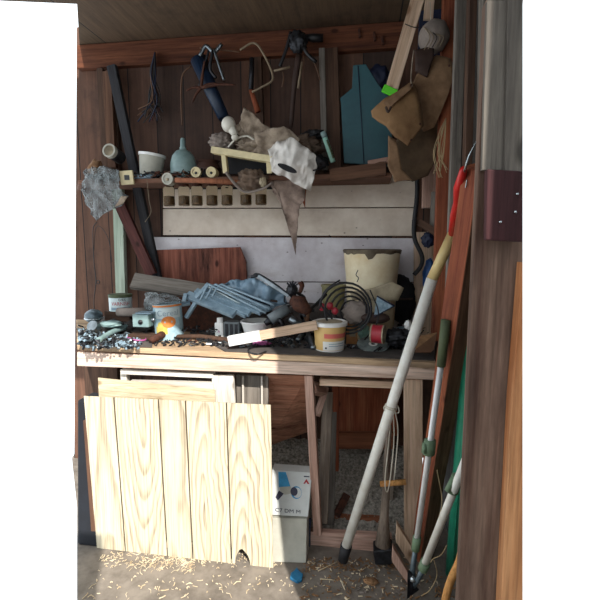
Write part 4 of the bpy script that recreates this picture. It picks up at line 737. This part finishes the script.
for i, (x, y, lb) in enumerate(((284, 346, 'dark chain coil under the slat'), (290, 346, ''), (309, 342, ''))):
    g_ = thing('metal_fitting', ['dark round metal fitting leftmost under the slat', 'shiny round metal fitting in the middle under the slat', 'silver hose fitting left of the white tub'][i], 'fitting', B(x, y)); q = B(x, y, .014); M3 = TR(q) @ R(50, 'X') @ R(20*i, 'Y'); sharp(put('ring', MB().lathe([(.012, -.01), (.022, -.01), (.022, .01), (.012, .01)], closed=True, n=16), ['darksteel', 'silver', 'steel'][i], g_, M3)); sharp(put('hub', MB().lathe([(0, -.006), (.008, -.006), (.008, .012), (0, .012)], n=12), 'steel', g_, M3))
tag(tb('silver_hose', curve([B(298, 344, .02), B(306, 337, .03), B(311, 346, .02), B(314, 351, .012)], 5), .013, 'steel', n=10), 'short ribbed silver hose curling beside the white tub', 'hose')
cab = thing('cable_tangle', 'tangle of black cables between drill and coil', 'cables', at(315, 320, 1.95))
for k in range(16):
    pts = []; x, y = random.uniform(268, 318), random.uniform(300, 338)
    for j in range(4): pts.append(at(max(266, min(338, x)), max(292, min(340, y)), 1.86+random.uniform(0, .12)+.12*(340-y)/50)); x += random.uniform(-14, 16); y += random.uniform(-12, 12)
    tb('cable', curve(pts, 5), random.choice([.004, .006, .008]), random.choice(['black', 'rubber', 'black', 'darksteel', 'leather']), cab, 6)
for i, (x, y) in enumerate(((322, 307), (330, 306), (335, 311))): tag(blob('red_connector', at(x, y, 1.93), (.03, .025, .035), 'redplastic', .12, 2, seed=i), ['red plug leftmost of three by the coil', 'middle red plug of three by the coil', 'red plug nearest the black coil'][i], 'plug', 'red plugs')
# black coil
co = thing('black_coil', 'springy black coil of flat tubing spreading over the bench', 'coil', at(345, 325, 1.95)); pts = []
for k in range(120):
    t = k*.26; rr = 28-k*.17; cx = 346+k*.06; cy = 309+k*.02; pts.append(at(cx+rr*math.cos(math.pi-t)*.95, cy-rr*math.sin(math.pi*0+t)*.98 if 1 else 0, 1.86+.0016*k))
pts = [p for p in pts if p.z > zb(p.x)+.004 or True]
for p in pts:
    if p.z < zb(p.x)+.012: p.z = zb(p.x)+.012
tb('tubing', pts, .0048, 'rubber', co, 6); tb('tail', curve([at(340, 280, 1.9), at(326, 290, 1.9), at(321, 304, 1.9), at(330, 316, 1.9)], 5), .004, 'rubber', co, 6)
tb('tail', curve([at(370, 290, 1.88), at(378, 310, 1.87), at(376, 325, 1.86), B(362, 345, .01)], 5), .003, 'rubber', co, 6)
# buckets
t, M_ = pot('olive_bucket', 'olive yellow pot standing left of the cream bucket', 'pot', B(333, 334), [(0, 0), (.045, 0), (.062, .25), (.066, .252), (.066, .262), (.058, .262), (.04, .01), (0, .01)], 'bucketgreen'); 
lbk = thing('cream_bucket', 'large stained cream bucket with a torn grimy rim', 'bucket', B(372, 333)); q = V((at(371, 300, 2.2).x, 2.2, zb(.1)+.001)); hB = at(371, 250, 2.2).z-q.z
mb = MB(); n = 40; prof = [(0, 0), (.115, 0), (.128, .3), (.141, hB*.98), (.137, hB*.98), (.124, .3), (.11, .01), (0, .01)]; sharp(put('bucket', MB().lathe(prof, n=40), 'bucketcream', lbk, TR(q)))
mb = MB(); vs = []
for i in range(48):
    a_ = 2*math.pi*i/48; dp = .012+.012*abs(noise.noise(V((math.cos(a_)*3, math.sin(a_)*3, 0))))*2+(.028 if abs(a_-4.6) < .14 else 0)
    for r_, z_ in ((.142, hB-dp), (.147, hB), (.139, hB+.004), (.135, hB-.02)): vs.append((r_*math.cos(a_), r_*math.sin(a_), z_))
mb.add(vs, [(i*4+k, i*4+(k+1) % 4, ((i+1) % 48)*4+(k+1) % 4, ((i+1) % 48)*4+k) for i in range(48) for k in range(4)]); sharp(put('torn_rim', mb, 'rimgrime', lbk, TR(q)))
disc_on('scrawl', -.32, hB-.14, .05, .03, 'ink', lbk, TR(q), .1302) if 0 else tb('scrawl', curve([at(358, 270, 2.064), at(356, 275, 2.064), at(358.5, 278, 2.064), at(357, 282, 2.064)], 4), .0022, 'ink', lbk, 5)
sheet('torn_flap', [(350, 292), (372, 288), (392, 282), (404, 288), (398, 301), (372, 300), (352, 300)], 2.04, 'tanfill', .008, 10, .003, lbk, 2)
pc = thing('printed_card', 'triangular blue printed card corner propped before the bucket', 'card', at(385, 312, 1.92)); put('card', MB().prism([at(377, 296, 1.97), at(394, 307, 1.95), at(374, 316, 1.93)], (0, .004, 0)), 'paperprint', pc); tb('edge', [at(377, 296, 1.965), at(394.5, 306, 1.945)], .004, 'navy', pc, 5); tb('edge', [at(394.5, 306, 1.945), at(374, 317, 1.925)], .003, 'navy', pc, 5)
tag(blob('crumpled_paper', at(357, 313, 1.98), (.13, .06, .11), 'dust', .2, 3, seed=2), 'crumpled pale paper visible through the black coil', 'paper')
# white tub
tbx = thing('white_tub', 'white and yellow plastic tub with lid and pink label band', 'tub', B(330, 349)); q = B(329.5, 350); k = mpp(q); r0, r1, hT = 14*k, 16.3*k, 28.5*k; M_ = TR(q) @ face(q)
sharp(put('tub', MB().lathe([(0, 0), (r0, 0), (r1, hT), (0, hT)]), 'tubyellow', tbx, M_)); tl2 = sharp(put('lid', MB().lathe([(r1, hT-.012), (r1+.006, hT-.012), (r1+.006, hT+.003), (r1-.004, hT+.006), (r1-.008, hT+.002), (0, hT+.002)]), 'lid', tbx, M_)); 
rr = lambda z: r0+(r1-r0)*z/hT
band('lid_label', .001, hT+.003, hT+.003, -3.1, 3.1, 'tanfill', tbx, M_, R2=r1*.75) if 0 else sharp(put('lid_label', MB().lathe([(0, hT+.0035), (r1*.78, hT+.0035), (r1*.78, hT+.0025)]), 'tanfill', tl2, M_))
band('pink_band', rr(.070), .066, .086, -.35, 1.5, 'tubpink', tbx, M_, R2=rr(.09)); wl2 = band('white_label', rr(.012), .012, .052, -.45, 1.4, 'lid', tbx, M_, R2=rr(.052)); band('base_band', r0, .001, .010, -1.6, 1.6, 'lid', tbx, M_, R2=rr(.010))
for z_ in (.03, .04): band('print_line', rr(z_)+.0007, z_, z_+.003, -.05, 1.1, 'bluegrey', wl2, M_, R2=rr(z_+.003)+.0007)
band('print_mark', rr(.02)+.0007, .019, .027, -.3, -.18, 'ink', wl2, M_, R2=rr(.028)+.0007)
# right end clutter
gx = thing('wood_block', 'small golden brown wooden block right of the white tub', 'block', B(352, 345)); q = B(352, 344); k = mpp(q); put('block', MB().box(q+V((0, 0, 11*k)), (11*k, .04, 22*k)), 'goldbox', gx, bevel=.002); put('label', MB().box(q+V((.002, -.0205, 12*k)), (6*k, .001, 7*k)), 'tanfill', gx)
gb2 = thing('mint_bag', 'crumpled mint green plastic bag right of the wooden block', 'bag', B(366, 338)); blob('film', B(366, 341, .045), (.075, .05, .095), 'mint', .4, 3, gb2, 3)
tag(blob('dark_red_box', at(376, 318, 1.95), (.13, .05, .05), 'leather', .1, 1.5), 'dark maroon pouch lying above the tape roll', 'pouch')
rt = thing('tape_roll', 'dark red roll with cream paper side standing on edge', 'roll', B(381, 343)); q = at(378, 334, 1.86); M3 = TR(q) @ R(75, 'Z') @ R(90, 'X') 
sharp(put('roll', MB().lathe([(.012, -.022), (.040, -.022), (.040, .022), (.012, .022)], closed=True), 'redplastic', rt, M3)); sharp(put('side', MB().lathe([(.012, .0225), (.041, .0225), (.041, .028), (.012, .028)], closed=True), 'tanfill', rt, M3)); sharp(put('side', MB().lathe([(.012, -.0225), (.041, -.0225), (.041, -.028), (.012, -.028)], closed=True), 'tanfill', rt, M3))
cdd = thing('compact_disc', 'dusty grey disc lying flat at the bench front', 'disc', B(371, 349)); q = B(373, 349, .022); M3 = TR(q) @ R(16, 'X'); sharp(put('disc', MB().lathe([(.012, 0), (.074, 0), (.074, .002), (.012, .002)], closed=True, n=32), 'cd', cdd, M3)); sharp(put('hub', MB().lathe([(.010, 0), (.020, 0), (.020, .003), (.010, .003)], closed=True), 'lid', cdd, M3))
for k in range(5): 
    x = 374+k*4; tag(tb('steel_rod', [B(x, 354-k, .012), B(x+14, 346-k, .02)], .004, ['darksteel', 'black', 'steel', 'black', 'darksteel'][k], n=6), f"thin {['dark steel', 'black', 'shiny', 'black', 'dark'][k]} rod lying by the compact disc", 'rod', 'rods beside the disc')
t, M_ = pot('blue_can', 'small pale blue open cup at the right of the tape roll', 'cup', B(405, 340), [(0, 0), (.038, 0), (.042, .062), (.039, .062), (.035, .005), (0, .005)], 'bluegrey'); blob('paper_wad', at(408, 326, 1.93), (.03, .03, .05), 'whiteplastic', .3, 3, t)
an = thing('brown_bracket', 'brown folded card piece at the right end of the bench', 'card', B(425, 348)); put('face', MB().prism([at(414, 338, 1.84), at(437, 333, 1.86), at(432, 350, 1.80), at(412, 352, 1.79)], (0, .004, .002)), 'chip', an); put('flap', MB().prism([at(437, 333, 1.86), at(434, 349, 1.80), at(431, 352, 1.79), at(412, 352, 1.785)], (0, .003, -.004)), 'wirebrown', an)
mb = tag(blob('dark_clutter', at(398, 338, 1.92), (.12, .08, .08), 'darksteel', .45, 4, seed=6), 'dark metal clutter between tape roll and blue cup', 'scrap', kind='stuff'); tag(blob('black_box', at(402, 300, 2.3), (.14, .08, .26), 'blackmatte', .15, 2, seed=2), 'black bag standing right of the cream bucket', 'bag')
tag(bar('dark_shelf_strip', at(397, 299, 2.25), at(413, 299, 2.25), .01, .02, 'leather'), 'thin brown strip beside the cream bucket', 'strip')
# ================================================================ FLOOR LITTER
mb = MB()
def litter(n, x0, x1, y0, y1, mi, l=(.004, .018), r=(.0008, .002)):
    for k in range(n):
        p = atz(random.uniform(x0, x1), random.gauss((y0+y1)/2, (y1-y0)/4), .003); a_ = random.uniform(0, 6.3); L_ = random.uniform(*l); d = V((math.cos(a_), math.sin(a_), 0))*L_
        mb.cur = mi; mb.tube([p-d, p+V((d.y*.3, -d.x*.3, random.random()*.006)), p+d], random.uniform(*r), 4)
litter(200, 100, 285, 551, 566, 0, (.003, .010)); litter(110, 130, 195, 556, 572, 0, (.006, .018), (.0006, .0012)); litter(150, 90, 440, 566, 600, 0, (.002, .006)); litter(26, 80, 300, 575, 600, 0)
tag(put('wood_shavings', mb, ['shaving', 'chip']), 'pale wood shavings strewn on the sunlit floor before the panel', 'shavings', kind='stuff')
mb = MB()
def chips(n, x0, x1, y0, y1):
    for k in range(n):
        p = atz(random.uniform(x0, x1), random.uniform(y0, y1), .004); a_ = random.uniform(0, 3.1); L_ = random.uniform(.002, .012); w_ = random.uniform(.002, .007); mb.cur = random.choice([0, 0, 0, 0, 1, 2]); mb.box(p, (L_*2, w_, .002), Matrix.Rotation(a_, 3, 'Z') @ Matrix.Rotation(random.uniform(-.5, .5), 3, 'X'))
chips(170, 300, 410, 562, 600); chips(170, 305, 395, 558, 570); chips(50, 400, 460, 570, 600)
tag(put('bark_chips', mb, ['chip', 'shaving', 'dust']), 'brown bark and wood chips on the shaded floor under the pole', 'chips', kind='stuff')
for i, (a_, b_) in enumerate((((318, 571), (337, 562)), ((320, 579), (335, 580)), ((340, 578), (345, 590)))): tag(tb('twig', [atz(*a_, .004), atz(*b_, .004)], .0022, 'shaving', n=5), ['pale twig pointing at the pole foot', 'pale twig lying level on the shaded floor', 'short pale twig lowest on the shaded floor'][i], 'twig')
tag(blob('leaf_scrap', atz(371, 581, .008), (.06, .04, .012), 'chip', .3, 3), 'brown dry leaf on the shaded floor', 'leaf')
# ================================================================ unseen board added behind the viewer to shade the floor at left
tag(bar('sun_block_board', V((-.62, -.5, 0)), V((-.62, -.5, 2.1)), 1.2, .03, 'greywood'), kind='structure')
